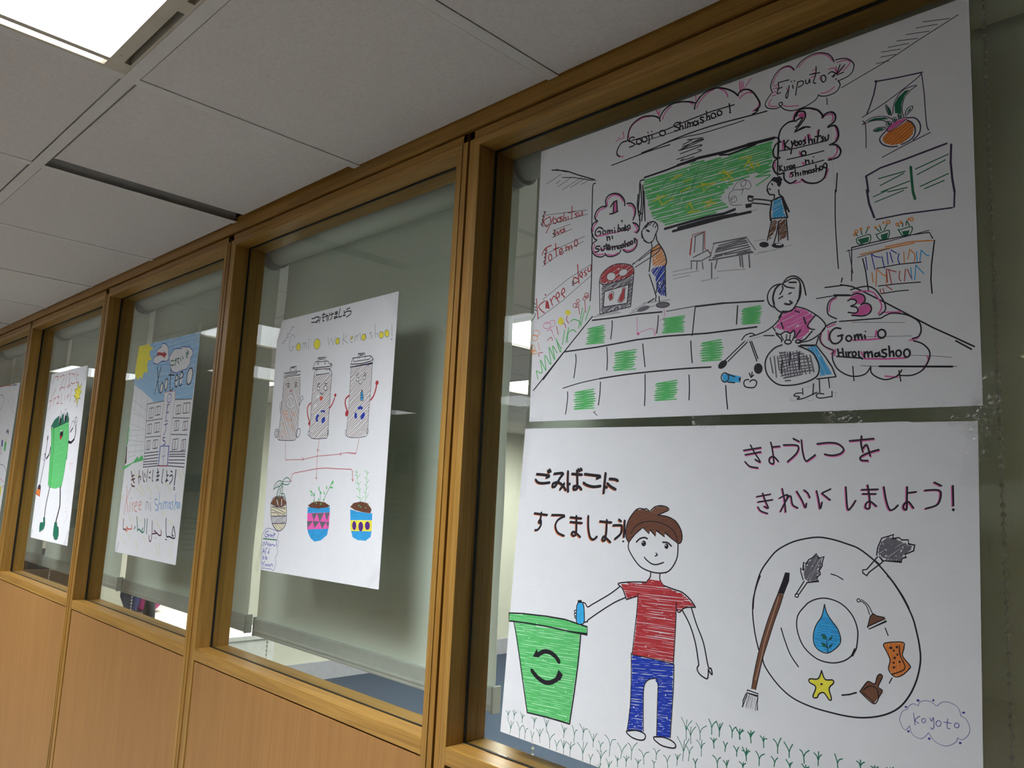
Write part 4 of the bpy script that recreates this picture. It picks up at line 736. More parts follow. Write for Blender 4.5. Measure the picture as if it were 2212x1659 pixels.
s K 16:4306,-2483 4316,-2336 4357,-2154 4421,-1984 4518,-1842 4630,-1715 4788,-1615 4942,-1553 5168,-1504 5358,-1516 5542,-1559 5680,-1603 5841,-1712 5945,-1810 6060,-1944 6122,-2029 6184,-2126 6238,-2234
h y 18 18 38:5954,-1481 6050,-1441 6134,-1469 6184,-1498 6285,-1530 6259,-1585 6194,-1636 6155,-1705 6000,-1705 5911,-1653 5915,-1572
h y 15 15 60:5077,-1800 5152,-1723 5222,-1759 5221,-1837 5191,-1945 5157,-2033 5049,-2058 5001,-2028 4994,-1929 5024,-1847
l K 12:5888,-1668 5903,-1573 5951,-1461 6044,-1428 6083,-1410 6076,-1459 6147,-1441 6172,-1466 6249,-1461 6248,-1507 6316,-1515 6302,-1581 6207,-1628 6219,-1660 6174,-1677 6167,-1717 5973,-1721;5901,-1680 5772,-1840 5724,-1851 5724,-1885 5771,-1914 5798,-1871 5940,-1751 5963,-1729 5919,-1676;5867,-1724 5926,-1772;4986,-2043 4956,-1947 4953,-1904 4986,-1929 4994,-1822 5024,-1847 5062,-1787 5107,-1762 5159,-1708 5188,-1762 5254,-1735 5232,-1815 5231,-1850 5194,-1909 5209,-1950 5164,-1997 5186,-2037 5030,-2074;5001,-2056 4894,-2227;5038,-2073 4932,-2227
c K 12:4902,-2246 23,3 0,21
s K 11:5339,-1937 5410,-1951 5488,-1988
f K 0:4748,-1974 4810,-1975 4802,-2077 4732,-2250 4646,-2246 4709,-2087
f n 0:4654,-2246 4725,-2253 4678,-2402 4599,-2614 4520,-2856 4441,-3098 4394,-3293 4347,-3495 4290,-3492 4321,-3307 4393,-2991 4488,-2673 4583,-2414
l n2 12:4662,-2289 4552,-2621 4473,-2863 4425,-3072 4346,-3374
s K 9:4654,-2246 4583,-2414 4488,-2673 4393,-2991 4321,-3307 4290,-3492;4725,-2253 4678,-2402 4599,-2614 4520,-2856 4441,-3098 4394,-3293 4347,-3495
l K 12:4233,-3518 4387,-3537 4379,-3567 4225,-3555 4233,-3518
l K 12:4217,-3560 4168,-3667 4160,-3748 4233,-3561 4210,-3745 4263,-3562 4242,-3745 4285,-3569 4275,-3745 4311,-3569 4307,-3746 4339,-3573 4340,-3753 4379,-3574 4372,-3739
s K 15:6009,-1892 6060,-1946 6147,-2074 6220,-2207 6279,-2340 6313,-2476 6340,-2623 6349,-2772 6327,-2914 6288,-3046 6224,-3184 6134,-3315 6019,-3414 5864,-3492 5680,-3545 5504,-3564 5296,-3563 5082,-3548 4860,-3498 4693,-3406 4553,-3278 4466,-3166 4441,-3084;4388,-2992 4335,-2797 4301,-2553 4308,-2360 4357,-2177 4405,-2054
s K 13:5044,-2321 5133,-2268 5257,-2235 5393,-2250 5505,-2304 5601,-2407 5653,-2547 5651,-2680 5623,-2804 5526,-2913 5400,-2975 5273,-2990 5143,-2965 5012,-2877 4938,-2763 4900,-2614 4924,-2470 5044,-2321;4693,-2672 4740,-2808 4816,-2978 4921,-3107
l K 23:5623,-2780 5588,-2860
f b 0:5257,-2308 5285,-2408 5348,-2496 5418,-2581 5452,-2697 5416,-2784 5302,-2877 5202,-2873 5130,-2816 5113,-2708 5146,-2579 5220,-2458 5242,-2359
h b2 13 31 -3:5219,-2472 5306,-2447 5418,-2594 5445,-2699 5302,-2863 5144,-2814 5131,-2706
s K 10:5257,-2308 5285,-2408 5348,-2496 5418,-2581 5452,-2697 5416,-2784 5302,-2877 5202,-2873 5130,-2816 5113,-2708 5146,-2579 5220,-2458 5257,-2308
f G 0:5215,-2679 5261,-2679 5275,-2725 5232,-2718;5304,-2714 5350,-2673 5339,-2722;5217,-2775 5260,-2782 5281,-2819 5231,-2814;5303,-2795 5349,-2765 5334,-2811
s K 7:5295,-2878 5289,-2804 5282,-2737;5215,-2676 5261,-2676 5282,-2726;5214,-2775 5263,-2781 5288,-2825;5350,-2673 5303,-2734;5349,-2765 5303,-2823
c K 9:5671,-2212 19,2 0,19
f n 0:5804,-2379 5837,-2342 5877,-2363 5968,-2370 5968,-2383 5782,-2488 5789,-2434
s K 9:5692,-2214 5759,-2259 5797,-2360;5706,-2199 5779,-2250 5831,-2343
l K 10:5804,-2379 5837,-2342 5877,-2363 5968,-2370;5804,-2379 5775,-2496;5768,-2503 5974,-2382 5987,-2407 5788,-2527 5768,-2503;5972,-2487 6003,-2567;6039,-3030 6006,-3097
f O 0:5949,-2692 5976,-2655 6161,-2620 6172,-2675 6158,-2767 6231,-2856 6230,-2894 6128,-2994 6052,-3008 6003,-2934 6018,-2829
h o 10 21 -81:5949,-2692 5976,-2655 6161,-2620 6172,-2675 6158,-2767 6231,-2856 6230,-2894 6128,-2994 6052,-3008 6003,-2934 6018,-2829
s K 10:5949,-2692 5976,-2653 6161,-2617 6175,-2675 6158,-2767 6231,-2856 6230,-2894 6141,-2988 6059,-3011 6000,-2941 6018,-2829 5949,-2692;6122,-2658 6133,-2771 6180,-2903 6034,-2993
e K 0:6030,-2701 18,3 0,14;6097,-2681 13,2 0,14;6064,-2725 11,2 0,12;6101,-2764 11,2 0,13;6071,-2805 15,3 0,13;6058,-2861 13,2 0,12;6125,-2839 11,2 0,14;6061,-2911 13,2 0,14
f n 0:5670,-3255 5739,-3151 5766,-3120 5844,-3131 5865,-3062 5892,-3019 5931,-3018 5930,-3050 5883,-3162 5927,-3192 5894,-3262 5827,-3359
s K 10:5670,-3255 5745,-3143 5779,-3120 5844,-3133 5872,-3048 5905,-3014 5930,-3027 5923,-3064 5883,-3159 5927,-3192 5894,-3262 5827,-3359 5670,-3255;5711,-3228 5791,-3167 5869,-3190 5881,-3265
l K 7:5697,-3250 5828,-3340
l K 15:5459,-3337 5548,-3312 5630,-3274
f Y2 0:5215,-3102 5257,-3196 5356,-3191 5356,-3224 5306,-3287 5333,-3409 5305,-3414 5241,-3353 5177,-3380 5155,-3425 5104,-3421 5141,-3306 5061,-3253 5069,-3224 5171,-3205
s K 13:5215,-3099 5257,-3193 5349,-3185 5358,-3221 5306,-3290 5333,-3402 5305,-3421 5241,-3353 5181,-3379 5155,-3427 5104,-3424 5141,-3306 5064,-3266 5066,-3225 5171,-3202 5215,-3099
e K 0:5213,-3258 16,3 0,12
s u 5:6202,-3338 6145,-3375 6112,-3469 6142,-3550 6178,-3566 6216,-3515;6216,-3515 6239,-3590 6299,-3625 6359,-3611 6414,-3543;6414,-3543 6477,-3619 6570,-3643 6639,-3616 6692,-3568 6704,-3529;6704,-3529 6755,-3535 6813,-3469 6826,-3395 6795,-3319 6740,-3293;6745,-3294 6719,-3216 6652,-3182 6571,-3185 6505,-3243;6499,-3244 6452,-3211 6393,-3209 6332,-3236 6313,-3283;6313,-3277 6258,-3270 6208,-3311 6202,-3338
s u 7:6262,-3368 6275,-3495;6329,-3385 6276,-3439 6315,-3468;6430,-3381 6447,-3414 6466,-3373 6470,-3464 6451,-3498 6434,-3484;6612,-3353 6604,-3445 6633,-3451;6571,-3395 6646,-3394
c u 7:6366,-3426 19,4 1,23;6518,-3423 25,6 1,30;6700,-3402 23,5 1,25
e u 0:6181,-3320 14,3 0,11;6312,-3223 16,3 0,14;6471,-3189 11,2 0,14;6771,-3255 16,3 0,11;6203,-3577 14,3 0,12;6419,-3604 14,3 0,13;6729,-3575 14,3 0,13
'''),
 'C': ((-0.7681, 0.3677), [(0.0, 0.0), (0.5169, 0.001), (0.5198, -0.6224), (0.0239, -0.63)], '''
s K 23:1676,-146 1853,-145;1673,-242 1871,-257;1848,-110 1869,-136;1901,-113 1922,-135;1924,-149 2012,-150 1926,-274 1904,-242 2024,-228;2081,-150 2034,-297;2145,-110 2282,-109;2215,-72 2173,-181 2241,-180;2289,-158 2209,-195 2195,-259 2256,-277;2336,-126 2395,-294;2309,-179 2409,-164 2444,-281;2468,-106 2479,-182;2510,-158 2659,-150;2569,-110 2586,-224 2528,-283;2706,-132 2821,-128;2711,-170 2826,-166;2757,-97 2774,-258 2692,-266 2721,-232 2857,-269;2925,-55 2885,-235 2971,-265 3016,-243;3106,-190 3160,-188;3098,-134 3114,-247 3066,-250 3163,-253;3192,-119 3332,-102;3167,-171 3375,-181 3369,-253 3218,-306
e Y2 0:1152,-797 98,-15 3,91;2021,-815 141,-23 5,122;2913,-838 83,-14 3,73;3494,-828 44,-7 2,36;3976,-864 76,-13 4,73;4650,-887 80,-14 4,71;4845,-875 75,-4 -23,79
c y 10:1152,-797 102,-16 3,93;2021,-815 145,-23 5,124;2913,-838 86,-14 3,75;3976,-864 79,-14 4,75;4650,-887 83,-15 4,73;4845,-875 78,-4 -23,81
s y 10:950,-529 824,-456 718,-504 691,-680 735,-824 837,-864 902,-801;820,-763 972,-769;1351,-710 1343,-884;1339,-748 1407,-716 1448,-856;1432,-757 1499,-726 1543,-885;1624,-720 1636,-903;2977,-762 3015,-913;3157,-673 3148,-945;3449,-841 3556,-826 3504,-785 3449,-841 3476,-925 3554,-924;3629,-790 3639,-933;3649,-828 3704,-780 3736,-908;3740,-820 3824,-767 3875,-923;4039,-800 4089,-911;4275,-792 4201,-792 4301,-882 4232,-918;4383,-613 4422,-922;4427,-844 4498,-835 4515,-906;5009,-707 5039,-964
l y 10:2489,-699 2551,-892 2645,-735 2738,-921 2791,-714;3310,-745 3154,-827 3345,-929
e K 0:1640,-663 18,-2 -2,10;5034,-1023 19,-2 -1,12
l V 11:328,-602 412,-631 401,-569 477,-557 506,-500 601,-491 547,-405 662,-397 687,-320 761,-309 767,-230 850,-270
l K 14:3809,-1340 3809,-1225 4065,-1232 4110,-1350;3869,-1336 3875,-1267 4039,-1259;3559,-1415 3605,-1304 4311,-1313 4408,-1394 4390,-1478 3524,-1501 3559,-1415;3631,-1377 3652,-1308;3648,-1387 4262,-1389 4328,-1335
l K 18:3563,-1442 3976,-1460 4327,-1438 4408,-1394
h n 12 40 -54:637,-1534 1343,-1561 1401,-2020 1439,-2685 1430,-3060 1293,-3114 616,-3103 546,-3034 580,-2364 592,-1777
s K 13:624,-1523 576,-1579 579,-1816 580,-2364 564,-2811 528,-3043 597,-3102 771,-3115 1295,-3124 1430,-3060 1455,-2779 1433,-2212 1389,-1733 1342,-1557
l K 14:565,-1410 1151,-1407 1356,-1423 1352,-1510 565,-1519 565,-1410;628,-1435 1231,-1442 1163,-1476 617,-1483 628,-1435;817,-1380 869,-1287 1149,-1281 1131,-1396;865,-1375 910,-1310 1079,-1308 1073,-1381
s K 16:715,-1716 787,-1692 873,-1706;1129,-1715 1181,-1696 1240,-1713
c K 16:819,-1768 38,-3 -5,28;1184,-1777 37,-2 -5,27
f R 0:893,-1865 971,-1883 1037,-1873 977,-1918
s W 38:849,-2047 952,-1988 1131,-2053;858,-2163 848,-2260 1008,-2316;1188,-2171 1195,-2276 1082,-2309
s K 8:831,-2055 931,-1974 1107,-2022 1175,-2093;822,-2152 818,-2258 1012,-2335;1212,-2162 1226,-2287 1105,-2333
s O 11:679,-2378 850,-2376 880,-2445 710,-2448 679,-2378;736,-2487 923,-2476 902,-2571 747,-2546;1033,-2461 1176,-2428 1267,-2527 1183,-2467 1121,-2541;871,-2608 978,-2574 954,-2650 1091,-2578 1160,-2657;732,-2681 822,-2761 769,-2778;1001,-2709 1086,-2768 1037,-2805;1176,-2752 1251,-2868 1174,-2847;690,-2873 815,-2933 756,-3028 704,-2950;881,-2878 970,-2956
s K 11:577,-2129 490,-2184 518,-2342 573,-2432;545,-2167 565,-2344;1409,-2287 1499,-2177 1452,-2108;1452,-2108 1499,-2064 1550,-2048 1599,-2126 1516,-2169 1445,-2288
c K 14:450,-2935 98,-7 3,106;450,-2935 43,-3 2,58;1501,-2950 86,-11 27,109
h n 13 53 30:2014,-1588 2109,-1576 2666,-1573 2783,-1582 2794,-2100 2809,-2641 2821,-3052 2681,-3102 2244,-3098 2065,-3051 2020,-2943 2016,-2612 2001,-2166
s K 13:2007,-1588 1999,-1868 1994,-2166 2012,-2612 2013,-2943 2066,-3054 2245,-3103 2681,-3102 2821,-3052 2809,-2641 2794,-2100 2791,-1592;2007,-1588 2025,-1486 2123,-1447 2567,-1464 2742,-1524 2791,-1592
f W 0:2091,-1463 2688,-1492 2666,-1573 2091,-1575
l K 13:2091,-1463 2091,-1575 2666,-1573 2688,-1492;2163,-1478 2167,-1506;2541,-1471 2559,-1519;2094,-1257 2114,-1164 2491,-1180 2490,-1282;2143,-1242 2172,-1207 2428,-1212 2438,-1272;1938,-1375 2023,-1250 2573,-1280 2670,-1372 2698,-1337 2773,-1399 2702,-1475 1910,-1420;2123,-1334 2117,-1296 2169,-1301 2168,-1338;2443,-1352 2437,-1315 2478,-1318
l K 18:1924,-1393 2660,-1417 2753,-1379
e W 0:2257,-1912 55,-3 -8,52;2562,-1919 67,-4 -9,59;2174,-2323 60,-14 27,51;2252,-2097 50,-18 47,48
c K 13:2257,-1912 55,-3 -8,52;2562,-1919 67,-4 -9,59
s K 15:2201,-1834 2230,-1805 2297,-1795;2505,-1827 2553,-1812 2621,-1826;2347,-2010 2423,-2060 2468,-2026
f R2 0:2347,-2120 2413,-2106 2482,-2119 2473,-2173 2414,-2225 2356,-2176
f B 0:2431,-2445 2615,-2444 2624,-2507 2554,-2486 2453,-2482;2290,-2521 2397,-2553 2323,-2623 2370,-2707 2266,-2694 2238,-2620;2540,-2613 2656,-2608 2654,-2707 2563,-2758 2505,-2711
s R 35:1970,-2239 1859,-2308 1831,-2419 1904,-2589 1992,-2703;2792,-2416 2908,-2322 2985,-2183
e R 0:1974,-2739 49,-2 -7,45;3008,-2116 45,-7 7,42
c K 10:1983,-2970 31,-1 -10,65;2832,-2972 26,-1 -9,61
h n 12 47 32:3576,-1511 4391,-1505 4402,-1938 4390,-2530 4389,-3017 4260,-3091 3816,-3100 3655,-3077 3604,-3016 3599,-2670 3603,-2252 3583,-1794
s K 11:3569,-1510 3577,-1794 3594,-2251 3590,-2669 3592,-3016 3646,-3077 3817,-3106 4261,-3098 4395,-3017 4390,-2530 4402,-1938 4390,-1501
l K 14:3538,-1508 4404,-1497
e W 0:3862,-1805 49,-3 -6,46;4120,-1789 48,-3 -6,45;3991,-1893 54,-4 -4,28
c K 11:3862,-1805 49,-3 -6,46;4120,-1789 48,-3 -6,45;3845,-1699 44,19 -21,15;4149,-1714 27,4 -22,31
s K 14:3930,-1880 3989,-1922 4048,-1870
l B 11:3779,-1475 3784,-1514;4214,-1486 4220,-1533;4178,-1505 4261,-1512
f b 0:4030,-2120 4103,-2115 4139,-2272 4097,-2295 4050,-2275
s K 11:4030,-2120 4103,-2115 4144,-2272 4097,-2295 4044,-2275 4030,-2120;4037,-2172 4126,-2173;4045,-2232 4133,-2232
e K 0:4069,-2079 27,-2 -3,23
f B 0:3953,-2442 4052,-2404 4147,-2451 4139,-2502 4048,-2481 3975,-2495;3862,-2542 3942,-2579 3955,-2683 3881,-2688 3843,-2627;4136,-2587 4218,-2548 4258,-2626 4208,-2692 4124,-2723 4085,-2653
s R 39:3580,-2154 3451,-2226 3453,-2349 3532,-2475;4419,-2304 4523,-2216 4590,-2069 4606,-1969
e R 0:3543,-2554 62,-10 17,71;4616,-1936 57,-10 9,49
c K 9:3568,-2998 28,-1 -10,69;4396,-2984 29,-1 -8,64
l R 12:926,-3137 1000,-3598 1838,-3587 2444,-3512;2482,-3108 2453,-3350 2460,-3503;4104,-3129 4046,-3364 4014,-3457 3635,-3438 3377,-3471 2444,-3512;2438,-3511 2472,-3797 2493,-4037;1777,-3537 1866,-3583 1809,-3620;2418,-3341 2461,-3404 2513,-3351;3449,-3428 3377,-3471 3444,-3506;2453,-3993 2494,-4043 2527,-4001
l R 14:1337,-4117 1381,-3950 1501,-3911 2456,-3802 2882,-3781 3236,-3795 3882,-3802 3942,-3848 3976,-4057;1293,-4072 1339,-4127 1380,-4089;3935,-4016 3983,-4059 4006,-4015
f n 0:486,-4676 575,-4569 717,-4507 1017,-4497 1202,-4602 1228,-4647 1056,-4719 795,-4729
f c 0:505,-4713 798,-4748 1057,-4728 1233,-4675 1296,-5039 1249,-5188 1083,-5289 899,-5301 691,-5202 559,-5003
f W 0:567,-4987 1273,-4945 1290,-5109 626,-5159
h K 11 40 38:567,-4987 1273,-4945 1290,-5109 626,-5159
h K 7 55 -30:646,-5167 1275,-5122 1220,-5226 1048,-5301 821,-5287
s K 11:533,-4759 883,-4800 1232,-4877;543,-4815 897,-4874 1202,-4915;568,-4739 914,-4762 1216,-4786;796,-4733 1061,-4746 1227,-4749;557,-4890 825,-4896 947,-4946
s p 16:486,-4676 571,-4550 827,-4485 1094,-4513 1235,-4647 1056,-4719 797,-4739 486,-4676;488,-4685 559,-5003 691,-5202 899,-5301 1085,-5298 1249,-5188 1304,-5038 1237,-4656;555,-4984 1279,-4939;626,-5159 1273,-5113
s G 19:551,-4332 589,-4227 761,-4119 971,-4134 892,-4220 676,-4282 551,-4332;971,-4134 1051,-4057 1193,-4027 1316,-4099 1257,-4184 1075,-4197 976,-4162;957,-4162 793,-4298 717,-4507;998,-4180 885,-4389 881,-4577;979,-4181 1005,-4330 973,-4461;929,-4425 1077,-4421 1192,-4547;884,-4277 791,-4392 802,-4561
s G 11:599,-4284 916,-4144;971,-4134 1283,-4118;926,-4201 929,-4425;991,-4461 1127,-4494
s W 26:768,-4581 845,-4690;997,-4554 1016,-4702
s G 8:738,-4582 836,-4705;1026,-4553 1035,-4705;809,-4598 881,-4577
s G 14:2510,-4571 2435,-4415 2301,-4312;2718,-4528 2710,-4371 2620,-4216;2849,-4532 2996,-4328 3183,-4081
e g 0:2304,-4330 28,6 -26,29;2350,-4409 22,8 -27,21;2466,-4396 23,1 -6,39;2636,-4250 20,1 -7,46;2732,-4344 23,1 -6,38;2876,-4349 19,1 -6,42;2958,-4225 19,0 -7,45;3180,-4107 37,-6 21,46;3155,-4216 60,10 -13,20;2456,-4547 23,1 -4,26;2665,-4504 20,1 -5,31;2883,-4496 28,-4 12,23
f n 0:2226,-4653 2378,-4585 2638,-4540 2933,-4555 3152,-4624 3046,-4663 2664,-4708 2328,-4693;3958,-4616 4070,-4529 4326,-4486 4586,-4509 4755,-4631 4724,-4712 4412,-4702 4148,-4674
h m 14 38 -49:2226,-4653 2378,-4585 2638,-4540 2933,-4555 3152,-4624 3046,-4663 2664,-4708 2328,-4693
h m 12 34 -52:3958,-4616 4070,-4529 4326,-4486 4586,-4509 4755,-4631 4724,-4712 4412,-4702 4148,-4674
f b 0:2225,-4688 2664,-4708 3155,-4649 3173,-4768 2231,-4830;2289,-5188 3163,-5126 3136,-5264 2901,-5399 2648,-5452 2473,-5395 2338,-5282;3964,-4665 4268,-4701 4725,-4720 4793,-4709 4797,-4852 4002,-4895;4062,-5121 4812,-5082 4786,-5203 4629,-5285 4347,-5297 4138,-5247
h b2 15 35 28:2225,-4688 2664,-4708 3155,-4649 3173,-4768 2231,-4830
h b2 15 34 29:2289,-5188 3163,-5126 3136,-5264 2901,-5399 2648,-5452 2473,-5395 2338,-5282
h b2 11 32 -0:3964,-4665 4268,-4701 4725,-4720 4793,-4709 4797,-4852 4002,-4895
h b2 11 32 1:4062,-5121 4812,-5082 4786,-5203 4629,-5285 4347,-5297 4138,-5247
f P2 0:2231,-4830 3173,-4768 3179,-5126 2273,-5198
f y 0:2417,-4830 2647,-4810 2524,-4982;2647,-4810 2936,-4788 2791,-5002;2968,-4786 3164,-4774 3076,-4970;2244,-5015 2493,-4993 2295,-5162;2493,-4993 2773,-4991 2593,-5147;2773,-4991 3046,-4983 2910,-5142;3046,-4983 3182,-4981 3150,-5102
f Y2 0:3996,-4898 4798,-4859 4812,-5082 4047,-5122
e V 0:4163,-5001 75,4 -13,94;4409,-5006 85,5 -13,100;4646,-4976 89,5 -11,86
s g 11:4326,-4486 4251,-4242 4145,-3996 4106,-3813;4516,-4511 4505,-4317 4502,-4072 4499,-3826
l g 11:4043,-3847 4115,-3880;4145,-3996 4236,-3912;4098,-4080 4190,-4111;4209,-4144 4285,-4060;4129,-4204 4236,-4242;4257,-4291 4313,-4207;4166,-4368 4303,-4421;4324,-4470 4440,-4368;4398,-3819 4491,-3875;4495,-3908 4573,-3850;4417,-3967 4499,-4006;4509,-4088 4593,-4013;4437,-4122 4506,-4153;4508,-4235 4571,-4168;4427,-4270 4505,-4317;4517,-4414 4604,-4322;4605,-4548 4665,-4514;4046,-3914 4133,-3946
e g 0:4280,-4570 23,1 -2,16;4341,-4600 23,1 -2,16;4528,-4608 25,1 -1,11;2777,-4596 25,-4 12,23;2579,-4586 26,1 -3,17
s u 11:805,-5307 475,-5280 310,-5337 199,-5477 196,-5666 196,-5873 270,-6054 309,-6256;805,-5307 961,-5334 992,-5405 950,-5482 1025,-5587 996,-5735 1034,-5842 943,-5959 984,-6083 903,-6255 767,-6231 579,-6249 462,-6242 311,-6265
s B 16:487,-5345 359,-5391 337,-5477 420,-5503 498,-5447 406,-5429;504,-5438 534,-5492;526,-5451 579,-5423;675,-5426 701,-5462 732,-5423;766,-5402 766,-5504;754,-5380 833,-5397 765,-5439;268,-5736 324,-5619 396,-5689 457,-5600 492,-5681;507,-5699 561,-5639 592,-5702 639,-5643 668,-5696 700,-5666 774,-5651 818,-5685 885,-5643;925,-5548 951,-5693;282,-5913 337,-5787 396,-5894;293,-5865 388,-5848;438,-5909 452,-5778 508,-5764;540,-5873 580,-5842 606,-5877;590,-5897 620,-5746;462,-6038 462,-5935;281,-6110 368,-6158;439,-6077 368,-6158 361,-6223;452,-6187 502,-6145 530,-6189 578,-6139 624,-6180 653,-6132 701,-6182 730,-6134;757,-6177 766,-6125 822,-6120 850,-6169
c B 16:629,-5448 30,2 -4,22;358,-6000 35,3 -6,33;517,-6000 27,2 -5,26
l G 24:260,-5548 922,-5533
'''),
 'D': ((-1.7402, 0.4005), [(0.0, 0.0), (0.4964, -0.0051), (0.4967, -0.6982), (0.0003, -0.6996)], '''
f i 0:944,-11 2605,-27 4959,-59 4993,-501 4941,-959 4894,-2096 3629,-2063 3578,-1787 2768,-1775 2743,-2054 1983,-2046 693,-1580 -27,-1334 -18,-1071
h a 18 32 1:946,-17 2606,-31 4936,-65 4993,-501 4941,-959 4892,-2087 3641,-2059 3578,-1787 2768,-1775 2051,-1779 1731,-831 963,-767
h a 20 36 -21:-30,-1323 23,-1114 963,-767 1787,-855 1947,-1754 2761,-1783 2743,-2054 1981,-2042 693,-1580
f Y2 0:1,-1 946,-17 1045,-97 1354,-208 1113,-244 1051,-377 1312,-579 1013,-592 963,-767 1093,-1035 814,-953 692,-1063 662,-1221 438,-1084 273,-1233 132,-1122 -18,-1071 -74,-802 -38,-397
f W 0:1500,-714 1485,-575 1723,-460 1702,-302 1999,-234 2067,-134 2307,-140 2579,-273 2675,-455 2752,-652 2617,-754 2231,-720 1864,-784;2920,-931 2799,-656 2928,-536 3167,-409 3665,-440 3741,-392 4055,-433 4228,-441 4516,-579 4591,-713 4452,-826 4451,-988 4233,-1133 3896,-1160 3512,-1203 3181,-1140 3011,-1014
s B 24:1500,-714 1485,-575 1723,-460 1702,-302 1999,-234 2067,-134 2307,-140 2579,-273 2675,-455 2752,-652 2617,-754 2231,-720 1864,-784 1500,-714;2920,-931 2799,-656 2928,-536 3167,-409 3665,-440 3741,-392 4055,-433 4145,-451 4228,-441 4516,-579 4591,-713 4452,-826 4451,-988 4233,-1133 3896,-1160 3512,-1203 3181,-1140 3011,-1014 2920,-931
f R 0:1772,-377 2297,-447 2308,-400 2553,-519 2349,-634 2284,-571 1975,-494 1740,-520
s D 32:2949,-783 3174,-775;2957,-897 3128,-940 3253,-904;3300,-740 3373,-761;3228,-808 3384,-803 3306,-964;3414,-750 3569,-746 3503,-832 3613,-916;3677,-737 3751,-854;3824,-714 3910,-795;4066,-645 4271,-610;4164,-526 4137,-670;4285,-665 4107,-722 4231,-788
e W 0:2433,-1613 96,-11 12,168;2782,-1522 104,-13 14,185;4531,-1390 179,-26 41,247;3559,-1464 91,-10 -2,165;3897,-1415 98,-11 -2,181
s K 35:1895,-894 2048,-1262;2212,-910 2040,-1319 1914,-1809;2040,-1319 2156,-1557 2279,-1774;3045,-1054 3132,-1713 3374,-1691;2910,-1231 3350,-1265;3468,-1458 3657,-1416 3595,-1265 3479,-1330 3471,-1550 3591,-1668 3688,-1620;3791,-1426 4032,-1353 3950,-1201 3796,-1280 3793,-1517 3893,-1652 4006,-1587
c K 35:2433,-1613 106,-13 12,168;2782,-1522 113,-14 14,185;4531,-1390 196,-29 42,252
l R 14:2759,-1774 3578,-1787 3617,-2017
l e 13:301,-1669 217,-3943;832,-1701 768,-3769;1333,-1847 1301,-3752;161,-1902 1371,-2314;-109,-2069 1408,-2605;-26,-2674 1461,-2952;105,-3253 1482,-3353;82,-3687 1512,-3620;246,-2345 969,-2492;267,-2921 1060,-2961;221,-3452 1252,-3427;114,-3115 1108,-3116;239,-3845 846,-3769
f W 0:2723,-1812 3576,-1862 3591,-2501 3573,-3502 2821,-3493 2756,-2930 2757,-2188
l R 14:2719,-1765 2757,-2188 2756,-2930 2819,-3484;3572,-1816 3591,-2501 3564,-3223 3570,-3493
c B 23:3161,-1986 175,-19 10,139
l B 17:3163,-1995 3221,-1925;3163,-1995 3099,-2010
l V 32:3217,-2192 3080,-2189 3068,-2479 3059,-2727 3206,-2701;3081,-2443 3226,-2440;3005,-2830 3233,-2797
s V 32:3128,-2812 3143,-3032 3028,-3161;3172,-3237 3016,-3234 3008,-3303 3208,-3365 3210,-3438 3067,-3465
l K 18:1355,-2091 2744,-2056;1381,-2092 1676,-4168;3605,-2056 4876,-2106;1473,-2655 2763,-2625;1558,-3193 2803,-3180;3581,-2627 4835,-2682;3586,-3142 4816,-3178
l K 18:1625,-2244 1979,-2234 2008,-2558 1651,-2571 1625,-2244;1769,-2236 1815,-2562;2147,-2221 2519,-2212 2543,-2484 2167,-2496 2147,-2221;2306,-2213 2343,-2488;1632,-2781 1962,-2764 1990,-3067 1656,-3086 1632,-2781;1766,-2770 1809,-3075;2208,-2752 2598,-2738 2624,-3036 2230,-3052 2208,-2752;2374,-2742 2414,-3042;1716,-3325 1997,-3303 2022,-3585 1738,-3608 1716,-3325;1828,-3311 1867,-3595;2243,-3305 2612,-3285 2635,-3553 2263,-3576 2243,-3305;2401,-3293 2437,-3562;3786,-2261 4104,-2251 4123,-2512 3802,-2524 3786,-2261;3920,-2253 3952,-2515;4298,-2214 4771,-2213 4792,-2513 4316,-2518 4298,-2214;4508,-2210 4542,-2513;3787,-2739 4100,-2725 4122,-3019 3805,-3036 3787,-2739;3915,-2729 3951,-3026;4417,-2778 4743,-2765 4761,-3027 4432,-3043 4417,-2778;4556,-2769 4586,-3033;3788,-3304 4184,-3287 4208,-3604 3808,-3626 3788,-3304;3956,-3293 3995,-3613;4463,-3334 4740,-3314 4762,-3627 4481,-3649 4463,-3334;4572,-3322 4608,-3636
l R 11:1781,-2827 1852,-3019;2387,-2789 2422,-2996;3952,-2784 3986,-2964;4575,-2805 4600,-2981;3991,-3374 4030,-3569;4598,-3383 4644,-3593;1839,-3359 1895,-3548;2429,-3349 2453,-3516;3932,-2299 3971,-2480;4511,-2255 4565,-2470
l p 23:1615,-3715 2778,-3667;1621,-3819 2780,-3758;1625,-3914 2786,-3859;1625,-3998 2791,-3959;1626,-4083 2791,-4041;1627,-4168 2812,-4114 3628,-4109 4836,-4145;3622,-3681 4799,-3680;3644,-3762 4799,-3758;3638,-3824 4816,-3827;3645,-3931 4822,-3931;3625,-4020 4828,-4034
l B 46:2861,-3503 2890,-4114;3542,-3501 3583,-4110
l B 23:2847,-3502 3551,-3501
l B 14:3192,-3506 3247,-4112
l R 23:2883,-4121 3585,-4117
e B 0:3142,-3818 27,0 -7,25;3307,-3805 27,0 -7,25
s g 72:-35,-2813 -40,-3052 -3,-3390
l g 29:5,-2854 110,-3016 52,-3173 117,-3293
f m 0:-69,-3469 1,-3470 115,-4041 -38,-4071 -15,-3805
f g 0:-142,-4170 714,-4010 1064,-3808 1195,-3904 1360,-3781 1494,-3809 1608,-3942 674,-4049 -106,-4278
